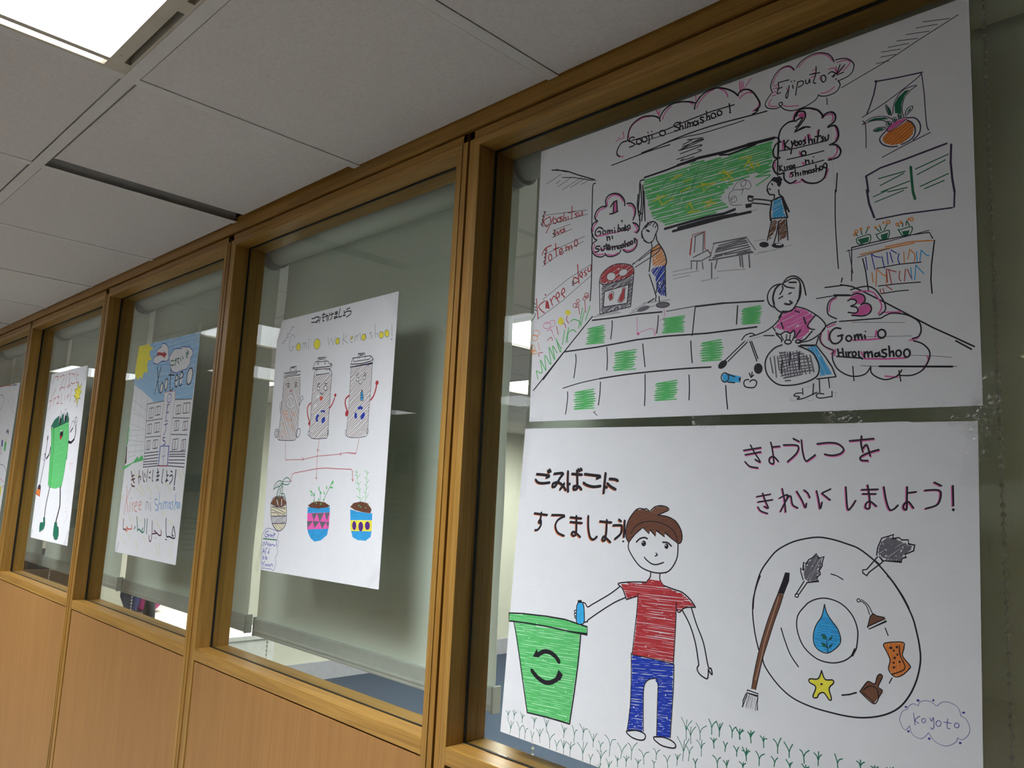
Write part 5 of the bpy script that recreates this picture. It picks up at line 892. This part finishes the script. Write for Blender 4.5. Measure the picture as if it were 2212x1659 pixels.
l x 35:-77,-5034 330,-5292;838,-4242 1395,-4558;1180,-4846 1946,-5067;1453,-4745 2010,-4954;2890,-4713 3113,-4851;3685,-4642 4056,-4878;3525,-5510 3821,-5618;1664,-5762 2112,-5939;3103,-5778 3533,-6017;4155,-5722 4462,-5910;4572,-6005 4727,-6113;213,-6409 720,-6657;755,-6279 1169,-6439;1703,-6531 1978,-6783;2324,-6324 2481,-6529;3301,-6469 3686,-6872;3566,-6449 3792,-6777;4416,-6523 4620,-6809;4524,-6295 4651,-6454;4448,-4263 4720,-4500;4728,-4208 4854,-4378;845,-5746 1158,-5918;102,-5744 446,-5976;2148,-4767 2596,-4992
s m 41:730,-4478 959,-4433;742,-4599 1036,-4546;652,-4312 862,-4568 1029,-4689;794,-4732 907,-4792 1090,-4801
s m 36:1334,-4276 1441,-4708;1328,-4503 1492,-4463 1553,-4584;1639,-4292 1803,-4589 1911,-4624;1809,-4365 1928,-4484;2063,-4232 2057,-4621;2207,-4345 2313,-4312;2218,-4480 2336,-4505
s N 37:2498,-4246 2512,-4539 2579,-4607;2820,-4338 2982,-4309;2822,-4443 3044,-4413;2861,-4206 2957,-4495 2900,-4586 2866,-4551 3030,-4557;3295,-4203 3282,-4561 3351,-4645;3578,-4254 3661,-4554 3592,-4594 3614,-4546 3751,-4561;3622,-4413 3741,-4394;3891,-4268 3995,-4299;3839,-4431 4019,-4390 4078,-4511 3901,-4659
l N 49:4270,-4230 4261,-4682
c N 24:4281,-4789 51,1 -10,38
s R2 22:414,-4808 478,-5056 508,-5266;831,-4798 508,-5266 431,-5767;496,-5228 641,-5433 764,-5656;863,-5310 918,-5648;1047,-5322 1166,-5618;1096,-5396 1219,-5297;1315,-5443 1472,-5381 1419,-5290 1298,-5388 1355,-5572 1540,-5601;1656,-5411 1835,-5348 1758,-5258 1639,-5356 1690,-5520 1860,-5513
e R2 0:905,-5199 26,1 -6,19
s V 20:2246,-5259 2245,-5496;2247,-5295 2350,-5255 2504,-5484;2581,-5264 2683,-5531
e V 0:2554,-5138 19,1 -6,22
s b2 25:3108,-5155 2926,-5162 2961,-5286 3163,-5349 3193,-5454 3022,-5497;3224,-4920 3258,-5522;3243,-5310 3390,-5269 3439,-5443;3491,-5230 3550,-5439;3614,-5190 3660,-5434;3656,-5259 3729,-5203 3808,-5410;3787,-5254 3860,-5198 3938,-5404;4101,-5207 4178,-5411;4310,-5182 4208,-5203 4346,-5318 4247,-5425;4440,-4953 4483,-5432;4479,-5261 4561,-5172 4636,-5374
c b2 21:4060,-5295 60,2 -26,94;4692,-5269 45,2 -22,84;4803,-5265 41,2 -22,84
s N 35:3927,-5682 3966,-5904 4093,-6206 4288,-6210 4713,-6218 4543,-5896 4471,-6130 4584,-6173
e N 0:4056,-6308 34,2 -5,17;4121,-6310 34,2 -5,17;3293,-6315 27,2 -4,14
s q 37:3636,-6063 3683,-6199 3502,-6225;3498,-6211 3103,-6099 3315,-6170 3007,-6212;2885,-5825 2954,-6141 2958,-6427 2817,-6419 2747,-6278
s D 38:2471,-5775 2537,-6239;2268,-5786 2324,-6162 2097,-6213 2212,-6079;2094,-6204 1879,-6139 1759,-6198;1591,-5765 1784,-6200;1478,-6163 1559,-6066
s R2 37:1198,-6046 1258,-6155 987,-6190 810,-6125 897,-6233 751,-6264
s m 38:452,-5880 519,-6199 784,-6206
'''),
 'E': ((-2.7434, 0.3784), [(0.0, 0.0), (0.4804, 0.0002), (0.5033, -0.6964), (0.0059, -0.6979)], '''
s R 27:271,-428 576,-171 988,-176;954,-98 1104,-260;886,-319 1068,-270;1290,-224 1872,-193 1607,-692 1497,-808 1536,-712 2081,-698;2191,-119 2133,-823;2410,-184 2719,-160;2566,-99 2717,-715 2482,-699 2751,-649 2867,-712;2830,-192 3201,-245 3174,-362;2864,-556 3114,-621 3403,-605;3436,-167 3623,-644;3616,-312 3753,-292;3614,-620 3876,-607;967,-700 447,-1021;194,-1209 630,-1156;389,-1043 428,-1322 342,-1544;746,-1137 1049,-1079 864,-1219 857,-1393;1215,-1088 1563,-1058;1372,-986 1515,-1228 1323,-1341 1634,-1357;1864,-929 1882,-1345 2130,-1377;2305,-1052 2334,-1271;2571,-1139 2857,-1059 2689,-1242;3078,-810 3113,-1359
f Y2 0:3837,-600 4042,-848 4341,-704 4225,-953 4397,-1033 4190,-1136 4327,-1306 4063,-1269 4066,-1641 3880,-1259 3659,-1434 3759,-1229 3460,-1118 3730,-1063 3486,-907 3803,-879
l K 21:3837,-600 4042,-848 4341,-704 4225,-953 4397,-1033 4190,-1136 4327,-1306 4063,-1269 4066,-1641 3880,-1259 3659,-1434 3759,-1229 3460,-1118 3730,-1063 3486,-907 3803,-879 3837,-600
f D 0:930,-2312 1306,-2054 1881,-1904 2956,-1803 3264,-2098 3255,-2168 1407,-2380
f g 0:946,-2350 1410,-2387 3255,-2168 3558,-2877 3639,-3706 1420,-3707 1199,-2834
h g2 24 57 6:1456,-2401 3250,-2192 3543,-2876 3639,-3706 1981,-3707
s K 17:1407,-2380 1656,-3084 1862,-3707;930,-2312 1306,-2054 1881,-1904 2956,-1803 3264,-2098;930,-2312 1407,-2380 3268,-2164;3260,-2145 3543,-2876 3639,-3706;940,-2337 1199,-2834 1420,-3707
e W 0:2091,-1972 160,-12 -6,264;2693,-1899 171,-13 -6,266
e K 0:2139,-2087 127,-9 -4,182;2779,-2015 116,-9 -4,184
e W 0:2181,-1964 40,-3 -1,43;2814,-1880 47,-4 -1,43
c K 13:2091,-1972 160,-12 -6,264;2693,-1899 171,-13 -6,266
f K 0:2299,-2615 2454,-2523 2677,-2505 2728,-2720 2538,-2906 2342,-2807
e R 0:2496,-2805 117,-8 14,89
e W 0:2480,-2529 139,13 -36,23
s K 90:3568,-2993 3896,-3025 4242,-2900
s K 65:4242,-2900 4311,-2662 4234,-2339
s K 21:3587,-2622 3917,-2445 3979,-2239 3740,-2185 3603,-2390 3558,-2551;4080,-2312 4069,-2104 4141,-2014 4286,-2111 4297,-2318
c K 16:4156,-2141 131,-12 18,113
l K 58:3651,-2600 3885,-2456
s K 81:1268,-3176 1162,-3491 866,-3661
s p 55:687,-2701 677,-3145 677,-3612
e p 0:664,-2799 76,-4 -11,123
f g 0:1309,-3456 3540,-3467 3529,-4157 3400,-4778 2605,-4878 2046,-4858 1598,-4750 1466,-4178
h g2 22 55 6:1714,-3458 3451,-3466 3477,-4158 3326,-4780 2595,-4855 2075,-4833
s K 17:1690,-3457 1827,-4175 1897,-4790;1309,-3456 1466,-4178 1598,-4750 1962,-4848;3540,-3467 3529,-4157 3400,-4778
s p 54:588,-3452 654,-3747 437,-4752
c K 18:546,-3599 169,-5 -13,142
f p 0:205,-4806 426,-4728 596,-4821 620,-4966 134,-4930
f R2 0:134,-4930 620,-4966 627,-5257 -46,-5156
h O 62 96 52:140,-4942 581,-4972 580,-5246 3,-5150
l K 14:134,-4930 620,-4966 627,-5257 -46,-5156 134,-4930
s K 74:1857,-4827 1654,-5602 1657,-6061
s K 98:3261,-4804 3480,-5413 3474,-5629 3262,-6138
f D 0:1514,-6104 1742,-6068 1876,-6365 1751,-6536 1239,-6674 1148,-6478 1196,-6310 1597,-6287;3095,-6193 3396,-6187 3489,-6317 3700,-6372 3811,-6633 3699,-6808 3371,-6831 3115,-6679 3084,-6432
s K 17:1514,-6104 1742,-6068 1876,-6365 1751,-6536 1239,-6674 1148,-6478 1196,-6310 1568,-6277;3095,-6193 3396,-6187 3489,-6317 3700,-6372 3811,-6633 3699,-6808 3371,-6831 3115,-6679 3084,-6432 3095,-6193
s r 20:3953,-3884 4461,-3844;4207,-3799 4240,-3935 4061,-4061;4346,-3878 4410,-4035 4277,-4149;4144,-4444 4276,-4555;4155,-4647 4253,-4712;4156,-4827 4268,-4959;4301,-5181 4346,-5380;4250,-5585 4397,-5556;4207,-5742 4445,-5709 4534,-5926 4236,-6163
'''),
 'F': ((-3.7466, 0.3785), [(0.0, 0.0), (0.5, 0.0), (0.4536, -0.6985), (0.02, -0.7)], '''
s p 24:1806,-1191 2263,-976 2332,-686 1998,-490 1486,-401
l R 35:1127,36 2297,10 3495,-54
l p 34:3660,-59 4417,-81
s x 40:2750,-415 3484,-343 4119,-325;3160,-1799 3717,-2017 4053,-2141
s l 22:2879,-657 3460,-919 4199,-1297 4521,-1508;3465,-515 4065,-835 4512,-1085
e y 0:3917,-2391 243,-14 1,157
e W 0:3882,-2489 155,-9 1,101
l Y 89:3733,-2699 3839,-2856
f g 0:3626,-2867 3996,-2844 4013,-3280 3684,-3277
f u 0:3003,-2743 3285,-2747 3346,-3061 3072,-3073
s R 28:2854,-3085 3144,-3202 2997,-3343;3060,-3458 3350,-3374
s p 22:3319,-3926 4011,-3979 4547,-4169 4741,-4332
s P 27:3706,-4624 4001,-4661 4201,-4726 4499,-4775
f Y2 0:3919,-5009 4209,-4980 4278,-5303 4204,-5525
l K 27:4380,-5053 4580,-4924
'''),
}

YP = GL - 0.0012
QUANT = 1e-4

def smooth_pts(p, closed=False, n=5):
    if len(p) < 3: return p
    out = []; L = len(p)
    g = (lambda i: p[i % L]) if closed else (lambda i: p[min(max(i, 0), L - 1)])
    for i in range(L if closed else L - 1):
        a, b, c, d = g(i - 1), g(i), g(i + 1), g(i + 2)
        for k in range(n):
            t = k / n
            out.append(tuple(0.5 * (2 * b[q] + (c[q] - a[q]) * t + (2 * a[q] - 5 * b[q] + 4 * c[q] - d[q]) * t * t + (3 * b[q] - a[q] - 3 * c[q] + d[q]) * t ** 3) for q in (0, 1)))
    if not closed: out.append(p[-1])
    return out

class Sheet:
    def __init__(s): s.v = []; s.f = []; s.m = []; s.depth = 0.00005; s.seen = []
    def put(s, pts, faces, mi, depth=None):
        o = len(s.v)
        if depth is None:      # every stroke lies a hair above the one before it, and rises a hair along its own length
            L = max(len(pts), 1)
            s.v += [(u, -s.depth - 4e-6 * i / L, v) for i, (u, v) in enumerate(pts)]
        else: s.v += [(u, -depth, v) for u, v in pts]
        s.f += [tuple(i + o for i in f) for f in faces]; s.m += [mi] * len(faces)
    def lift(s, p, pad):
        """a stroke lies just above the strokes it crosses"""
        bx = (min(q[0] for q in p) - pad, max(q[0] for q in p) + pad, min(q[1] for q in p) - pad, max(q[1] for q in p) + pad)
        lv = 1 + max([l for a, c, d, e, l in s.seen if a < bx[1] and c > bx[0] and d < bx[3] and e > bx[2]], default=0)
        s.seen.append((*bx, lv)); s.depth = 0.00005 + 7e-6 * lv
    def ribbon(s, p, w, mi, taper=False):
        q = [p[0]]
        for a in p[1:]:
            L = math.dist(q[-1], a)
            if L < 2e-5: continue
            k = max(1, int(L / 0.02)); b = q[-1]
            for j in range(1, k + 1): q.append((b[0] + (a[0] - b[0]) * j / k, b[1] + (a[1] - b[1]) * j / k))
        if len(q) < 2: q.append((q[0][0] + w * .3, q[0][1]))
        h = w / 2; pts = []; n = len(q)
        dirs = []
        for i in range(n):
            a, b = q[max(i - 1, 0)], q[min(i + 1, n - 1)]; L = math.dist(a, b) or 1e-9
            dirs.append(((b[0] - a[0]) / L, (b[1] - a[1]) / L))
        d0, d1 = dirs[0], dirs[-1]
        def cap(c, d, sg): return (c[0] + d[0] * h * .8 * sg, c[1] + d[1] * h * .8 * sg)
        for i in range(n):
            nx, ny = -dirs[i][1], dirs[i][0]
            hh = h
            if 0 < i < n - 1:        # keep the width of the stroke through sharp corners
                ex, ey = q[i][0] - q[i - 1][0], q[i][1] - q[i - 1][1]; L = math.hypot(ex, ey) or 1e-9
                cs = abs((ex * dirs[i][0] + ey * dirs[i][1]) / L); hh = min(h / max(cs, .45), h * 1.8)
            pts += [(q[i][0] + nx * hh, q[i][1] + ny * hh), (q[i][0] - nx * hh, q[i][1] - ny * hh)]
        fs = [(2 * i + 1, 2 * i, 2 * i + 2, 2 * i + 3) for i in range(n - 1)]
        k = len(pts)
        for c, d, sg, ia, ib in ((q[0], d0, -1, 0, 1), (q[-1], d1, 1, 2 * n - 1, 2 * n - 2)):
            nx, ny = -d[1], d[0]; e = cap(c, d, sg)
            pts += [(e[0] + nx * h * .55 * -sg * -1, e[1] + ny * h * .55), (e[0] - nx * h * .55, e[1] - ny * h * .55)]
            fs.append((ia, ib, k + 1, k) if sg < 0 else (ib, ia, k + 1, k)); k += 2
        s.put(pts, fs, mi)
    def fill(s, p, mi):
        bm = bmesh.new()
        vs = [bm.verts.new((x, y, 0)) for x, y in p]
        try:
            f = bm.faces.new(vs); bmesh.ops.triangulate(bm, faces=[f], ngon_method='EAR_CLIP')
        except ValueError:
            bm.free(); return
        bm.verts.index_update()
        s.put([(v.co.x, v.co.y) for v in bm.verts], [[v.index for v in f.verts] for f in bm.faces], mi); bm.free()
    def hatch(s, p, w, gap, ang, mi, rn):
        a = math.radians(ang); ca, sa = math.cos(a), math.sin(a)
        R = [(x * ca + y * sa, -x * sa + y * ca) for x, y in p]
        y = min(q[1] for q in R) + gap * .45; top = max(q[1] for q in R); row = 0; base = s.depth
        while y < top:
            xs = []
            for (x0, y0), (x1, y1) in zip(R, R[1:] + R[:1]):
                if (y0 <= y) != (y1 <= y): xs.append(x0 + (y - y0) * (x1 - x0) / (y1 - y0))
            xs.sort()
            for x0, x1 in zip(xs[::2], xs[1::2]):
                x0 += rn.uniform(-.1, .6) * w; x1 -= rn.uniform(-.1, .6) * w
                if x1 - x0 < w * .4: continue
                segs = [(x0, x1)]
                if x1 - x0 > 8 * w and rn.random() < .55:
                    c = rn.uniform(x0 + 2 * w, x1 - 2 * w); g_ = rn.uniform(.2, 1.6) * w
                    segs = [(x0, c - g_), (c + g_ * .2, x1)]
                for xa, xb in segs:
                    j0, j1 = rn.uniform(-.25, .25) * gap, rn.uniform(-.25, .25) * gap
                    mid = rn.uniform(-.2, .2) * gap
                    L = [(xa, y + j0), ((xa + xb) / 2, y + (j0 + j1) / 2 + mid), (xb, y + j1)]
                    s.ribbon([(u * ca - v * sa, u * sa + v * ca) for u, v in L], w * rn.uniform(.85, 1.15), mi)
            y += gap; row += 1; s.depth = base + (row % 3) * 2.5e-6

def poster(key, label, tapes, cut=None):
    (ox, oz), corners, text = POSTERS[key]
    sh = Sheet(); rn = random.Random(key)
    c = corners
    if cut:
        o = cut; sh.put(o, [tuple(range(len(o)))[::-1]], 0, 0.00003)
        sh.put(o, [tuple(range(len(o)))], 0, -0.0003)
        for i in range(len(o)):
            a, b = o[i], o[(i + 1) % len(o)]
            k = len(sh.v); sh.v += [(a[0], -.00003, a[1]), (b[0], -.00003, b[1]), (b[0], .0003, b[1]), (a[0], .0003, a[1])]
            sh.f.append((k, k + 1, k + 2, k + 3)); sh.m.append(0)
    else:
        NU, NV = 28, 24; pts = []
        for i in range(NU + 1):
            for j in range(NV + 1):
                u, v = i / NU, j / NV
                pts.append(tuple((1 - u) * (1 - v) * c[0][q] + u * (1 - v) * c[1][q] + u * v * c[2][q] + (1 - u) * v * c[3][q] for q in (0, 1)))
        I = lambda i, j: i * (NV + 1) + j
        fs = [(I(i, j), I(i, j + 1), I(i + 1, j + 1), I(i + 1, j)) for i in range(NU) for j in range(NV)]
        sh.put(pts, fs, 0, 0.00003); sh.put(pts, [f[::-1] for f in fs], 0, -0.0003)
        rim = [I(i, 0) for i in range(NU + 1)] + [I(NU, j) for j in range(1, NV + 1)] + [I(i, NV) for i in range(NU - 1, -1, -1)] + [I(0, j) for j in range(NV - 1, 0, -1)]
        K = len(pts)
        for a, b in zip(rim, rim[1:] + rim[:1]): sh.f.append((a, b, b + K, a + K)); sh.m.append(0)
    used = []
    def mi(k):
        if k == 'W': return 0
        if k not in used: used.append(k)
        return used.index(k) + 1
    for ln in text.strip().split('\n'):
        hd, body = ln.split(':'); h = hd.split(); mode = h[0]; col = mi(h[1])
        strokes = [[tuple(int(v) * QUANT for v in t.split(',')) for t in st_.split()] for st_ in body.split(';')]
        w = int(h[2]) * QUANT * (1.22 if h[1] in 'KpNmD' else 1.08)
        if mode == 'k':
            c2, w2, dx, dy = mi(h[3]), int(h[4]) * QUANT, int(h[5]) * QUANT, int(h[6]) * QUANT
            for p in strokes: sh.lift(p, w2); sh.ribbon(smooth_pts([(x + dx, y + dy) for x, y in p]), w2, c2)
        for p in strokes:
            if mode in 'ce':
                (cx, cy), a, b = p; e = math.hypot(*a), math.hypot(*b); sh.lift([(cx - max(e), cy - max(e)), (cx + max(e), cy + max(e))], w)
            else: sh.lift(p, w)
            if mode in 'sk': sh.ribbon(smooth_pts(p), w, col)
            elif mode == 'l': sh.ribbon(p, w, col)
            elif mode == 'f': sh.fill(p, col)
            elif mode in 'ce':
                (cx, cy), a, b = p
                ring = [(cx + a[0] * math.cos(t) + b[0] * math.sin(t), cy + a[1] * math.cos(t) + b[1] * math.sin(t)) for t in [2 * math.pi * i / 28 for i in range(28)]]
                if mode == 'e': sh.fill(ring, col)
                else: sh.ribbon(ring + ring[:2], w, col)
            elif mode == 'h': sh.hatch(p, w, int(h[3]) * QUANT, float(h[4]), col, rn)
            elif mode == 'y':
                (x, y), (tx, ty) = p; H = ty - y
                fk = rn.uniform(.35, .5); lean = rn.uniform(-.06, .06) * H
                f_ = (x + lean, y + H * fk)
                sh.ribbon(smooth_pts([(x, y), (x + lean * .3, y + H * fk * .5), f_]), w, col)
                for sx in (-1, 1) if rn.random() < .5 else (-1, .1, 1):
                    e = rn.uniform(.22, .42) * H * sx; top_ = H * rn.uniform(.8, 1.05)
                    sh.ribbon(smooth_pts([f_, (f_[0] + e * .35, y + H * (fk + .28)), (x + lean + e, y + top_)]), w, col)
    me = bpy.data.meshes.new('poster'); me.from_pydata(sh.v, [], sh.f)
    me.materials.append(M['paper'])
    for k in used: me.materials.append(INKM[k])
    me.polygons.foreach_set('material_index', sh.m); me.update()
    o = bpy.data.objects.new('poster', me); COL.objects.link(o); o.location = (ox, YP, oz + Z0)
    tag(o, label, 'poster', 'hand drawn posters taped to the glass')
    for (u, v, ln_, wd, an) in tapes:                     # strips of clear tape over the edges
        a = math.radians(an); ca, sa = math.cos(a), math.sin(a); nu, nv = 14, 7; pts = []
        for i in range(nu + 1):
            for j in range(nv + 1):
                x, y = (i / nu - .5) * ln_, (j / nv - .5) * wd
                cr = 0.0009 * (rn.random() ** 2)
                pts.append((u + x * ca - y * sa, -0.0014 - cr, v + x * sa + y * ca))
        I = lambda i, j: i * (nv + 1) + j
        MB().add(pts, [(I(i, j), I(i + 1, j), I(i + 1, j + 1), I(i, j + 1)) for i in range(nu) for j in range(nv)]).build('tape', M['tape'], o)
    return o

poster('A', 'large landscape poster of a classroom with a green board, numbered clouds and tiled path', [(0.0, -0.012, 0.09, 0.022, 55), (0.0, -0.45, 0.05, 0.022, 80), (0.70, -0.49, 0.085, 0.024, 75), (0.69, -0.505, 0.06, 0.022, 15), (0.01, -0.495, 0.05, 0.02, 10)])
poster('B', 'large landscape poster of a red shirted boy dropping a bottle into a green bin', [(0.0, -0.06, 0.12, 0.022, 88), (0.70, -0.035, 0.10, 0.024, 80), (0.685, -0.012, 0.06, 0.022, -35), (0.36, 0.0, 0.05, 0.02, 3), (0.55, 0.0, 0.05, 0.02, 2)])
_c = POSTERS['C'][1]
poster('C', 'portrait poster with three smiling lidded bins above three potted plants', [(0.012, -0.030, 0.10, 0.030, 55), (0.515, -0.03, 0.05, 0.02, 80), (0.02, -0.60, 0.08, 0.024, 70), (0.50, -0.60, 0.05, 0.02, 45), (0.49, -0.012, .05, .02, -40)],
       cut=[(0.0225, -0.0015), tuple(_c[1]), tuple(_c[2]), tuple(_c[3]), (0.0030, -0.055)])
poster('D', 'portrait poster of a school building under a yellow sun with Japanese and Arabic writing', [(0.0, -0.02, 0.07, 0.022, 75), (0.49, -0.01, 0.06, 0.024, 75), (0.48, -0.03, 0.05, 0.02, 30), (0.0, -0.18, .05, .02, 80), (0.02, -0.685, .05, .02, 60)])
poster('E', 'portrait poster of one tall green bin with legs, arms and a broom', [(0.01, -0.005, 0.06, 0.022, 80), (0.475, -0.02, 0.08, 0.024, 75), (0.02, -0.685, .05, .02, 60), (0.485, -0.67, .06, .02, 60)])
poster('F', 'leftmost poster with purple bubbles and small figures, cut off by the left edge', [(0.495, -0.03, 0.07, 0.022, 80)])

# ------------------------------------------------------------------ things in the room behind the glass
def zt(v): return v + Z0
desk = empty('desk', (-4.48, 1.5, 0))
MB().box((-0.77, -0.30, 0.722), (0.77, 0.30, 0.75), 0, 0.003).build('desk_top', M['desk_white'], desk)
for sx in (-0.745, 0.735): MB().box((sx, -0.28, 0.0), (sx + 0.022, 0.28, 0.7215), 0, 0.002).build('side_panel', M['desk_white'], desk)
MB().box((-0.722, 0.20, 0.30), (0.734, 0.218, 0.7215), 0, 0.002).build('back_panel', M['desk_white'], desk)
tag(desk, 'white desk behind the glass, seen under the blind of the three bins window', 'desk')

M['magenta'] = surface('magenta_nylon', (0.30, 0.02, 0.13), 0.7, 0.15, 60.0, 0.3)
M['navy'] = surface('navy_nylon', (0.02, 0.025, 0.10), 0.7, 0.15, 60.0, 0.3)
bag = empty('backpack', (-4.98, 1.42, 0.75))
def pillow(mb, c, s, mi=0, n=2.6):
    bm = bmesh.new(); bmesh.ops.create_uvsphere(bm, u_segments=24, v_segments=14, radius=1.0)
    for v in bm.verts:
        q = Vector([math.copysign(abs(a) ** (2.0 / n), a) for a in v.co])
        v.co = Vector((c[0] + q.x * s[0], c[1] + q.y * s[1], c[2] + q.z * s[2]))
    return mb.bm(bm, mi)
pillow(MB(), (0, 0, 0.152), (0.17, 0.10, 0.152)).build('bag_body', M['magenta'], bag, True)
pillow(MB(), (0.01, -0.105, 0.10), (0.12, 0.035, 0.085)).build('front_pocket', M['navy'], bag, True)
MB().tube([(-0.04, 0.03, 0.295), (-0.03, 0.03, 0.33), (0.03, 0.03, 0.33), (0.04, 0.03, 0.295)], 0.008, 8).build('carry_handle', M['navy'], bag, True)
for sx in (-1, 1):
    MB().tube([(sx * 0.09, -0.085, 0.27), (sx * 0.10, -0.13, 0.20), (sx * 0.10, -0.135, 0.10), (sx * 0.10, -0.10, 0.02)], 0.012, 8).build('strap', M['navy'], bag, True)
tag(bag, 'magenta and navy backpack on the white desk, low behind the school building window', 'backpack')

ch = empty('office_chair', (-4.02, 0.84, 0), math.radians(160))
pillow(MB(), (0, 0, 0.47), (0.24, 0.23, 0.045)).build('seat', M['black_fabric'], ch, True)
pillow(MB(), (0, -0.22, 0.80), (0.21, 0.035, 0.22)).build('backrest', M['black_fabric'], ch, True)
MB().tube([(0, -0.12, 0.42), (0, -0.25, 0.46), (0, -0.262, 0.62)], 0.02, 8).build('back_support', M['black_plastic'], ch, True)
MB().tube([(0, 0, 0.10), (0, 0, 0.43)], 0.026, 12).build('gas_column', M['steel'], ch, True)
for i in range(5):
    a = 2 * math.pi * i / 5
    lg = MB().tube([(0, 0, 0.11), (0.27 * math.cos(a), 0.27 * math.sin(a), 0.075)], [0.026, 0.014], 8).build('leg', M['black_plastic'], ch, True)
    MB().ball((0.27 * math.cos(a), 0.27 * math.sin(a), 0.030), 0.030, 12, 8, 0, (1, .7, 1)).build('caster', M['black_plastic'], lg, True)
tag(ch, 'black office chair behind the glass, seen low in the school building window', 'chair')

M['brown_wood'] = wood('brown_cabinet', (0.10, 0.055, 0.025), (0.17, 0.095, 0.045), 2)
cab = empty('storage_cabinet', (-4.83, 0.56, 0))
MB().box((-0.43, -0.20, 0.05), (0.43, 0.20, 1.12), 0, 0.002).build('carcass', M['brown_wood'], cab)
MB().box((-0.40, -0.18, 0.0), (0.40, 0.18, 0.0495)).build('plinth', M['black_plastic'], cab)
for s in (-1, 1):
    a, b = sorted((s * 0.004, s * 0.425))
    d = MB().box((a, -0.220, 0.06), (b, -0.2005, 1.11), 0, 0.002).build('door', M['brown_wood'], cab)
    MB().tube([(s * 0.04, -0.2205, 0.62), (s * 0.04, -0.245, 0.62), (s * 0.04, -0.245, 0.74), (s * 0.04, -0.2205, 0.74)], 0.005, 8).build('handle', M['steel'], d, True)
tag(cab, 'brown wooden cabinet behind the glass, low in the tall green bin window', 'cabinet')
M['plum'] = surface('plum_wool', (0.035, 0.018, 0.028), 0.95, 0.2, 120.0, 0.4)
jk = MB(); bm = bmesh.new(); bmesh.ops.create_uvsphere(bm, u_segments=32, v_segments=18, radius=1.0)
for v in bm.verts:
    q = v.co.copy(); r = 1 + 0.16 * math.sin(5 * q.x + 3 * q.y) * math.cos(4 * q.y + 2 * q.z) + 0.08 * math.sin(9 * q.x - 6 * q.y)
    v.co = Vector((q.x * 0.25 * r, q.y * 0.15 * r, max(q.z, 0) * 0.13 * r))
jk.bm(bm)
j = jk.build('folded_jacket', M['plum'], None, True); j.location = (-4.68, 0.55, 1.1205)
tag(j, 'dark plum jacket heaped on top of the brown cabinet behind the glass', 'jacket')

# ------------------------------------------------------------------ things of this room that the panes mirror
M['print_blue'] = surface('blue_print', (0.06, 0.16, 0.36), 0.6, 0.3, 14.0)
M['print_red'] = surface('red_print', (0.35, 0.05, 0.05), 0.6, 0.2, 20.0)
M['print_dark'] = surface('dark_print', (0.04, 0.04, 0.045), 0.6, 0.2, 20.0)
M['print_grey'] = surface('grey_print', (0.35, 0.37, 0.40), 0.6, 0.1, 20.0)
def wall_sheet(name, y0, y1, z0, z1, marks, label, frame=None):
    w, hgt = y1 - y0, z1 - z0
    o = empty(name, (XL + 0.001, y0, zt(z0)))
    if frame:
        t = 0.03
        MB().box((0, 0, 0), (0.02, w, t)).box((0, 0, hgt - t), (0.02, w, hgt)).box((0, 0, t), (0.02, t, hgt - t)).box((0, w - t, t), (0.02, w, hgt - t)).build('frame', frame, o)
        MB().box((0, t, t), (0.008, w - t, hgt - t)).build('sheet', M['paper'], o); base = 0.0082
    else:
        MB().box((0, 0, 0), (0.002, w, hgt)).build('sheet', M['paper'], o); base = 0.0022
    groups = {}
    for a, b, c, d, mt in marks: groups.setdefault(mt, MB()).box((base, a * w, c * hgt), (base + 0.0004, b * w, d * hgt))
    for mt, mb in groups.items(): mb.build('printed_area', M[mt], o)
    return tag(o, label, 'notice', 'notices on the far left wall')
import itertools
txt = [(0.12, 0.12 + 0.1 * q, 0.05 + 0.042 * i, 0.068 + 0.042 * i, 'print_grey') for i, q in enumerate((7, 5, 7, 6, 7, 4, 7))]
wall_sheet('wall_poster', -3.45, -2.75, -0.95, 0.55, [(0, 1, .52, .58, 'print_blue'), (.05, .35, .58, .62, 'print_blue'), (.3, .72, .58, .66, 'print_blue'), (.6, .95, .58, .63, 'print_blue')] + txt,
           'tall white notice with a blue hill band, mirrored beside the school poster')
wall_sheet('notice_board', -2.15, -1.45, -0.95, 0.75, [(.1, .45, .80, .92, 'print_dark'), (.55, .9, .80, .92, 'print_red'), (.1, .45, .62, .74, 'print_red'), (.55, .9, .62, .74, 'print_dark'), (.1, .9, .44, .47, 'print_grey'), (.1, .7, .38, .41, 'print_grey'), (.15, .55, .2, .32, 'print_dark')],
           'white notice with red and dark squares, mirrored beside the green bin poster')
wall_sheet('framed_notice', -6.46, -5.98, 0.0, 0.66, [(.25, .75, .35, .85, 'print_dark')], 'framed notice with a dark picture, mirrored beside the three bins poster', M['print_grey'])
wall_sheet('wall_poster', -6.30, -5.95, -0.66, -0.08, [(.1, .9, .84, .9, 'print_grey'), (.1, .9, .68, .76, 'print_grey'), (.1, .9, .52, .6, 'print_grey'), (.1, .9, .36, .44, 'print_grey')], 'white notice of grey lines on the left wall, mirrored below the framed notice')
wall_sheet('wall_poster', -7.02, -6.38, -0.95, -0.38, [(.1, .9, .86, .9, 'print_grey')], 'blank white sheet on the left wall, lowest of the mirrored notices')
wall_sheet('wall_poster', -7.15, -6.68, 0.20, 0.62, [(.2, .7, .4, .7, 'print_grey')], 'white sheet with a grey patch on the left wall, rightmost of the mirrored notices')
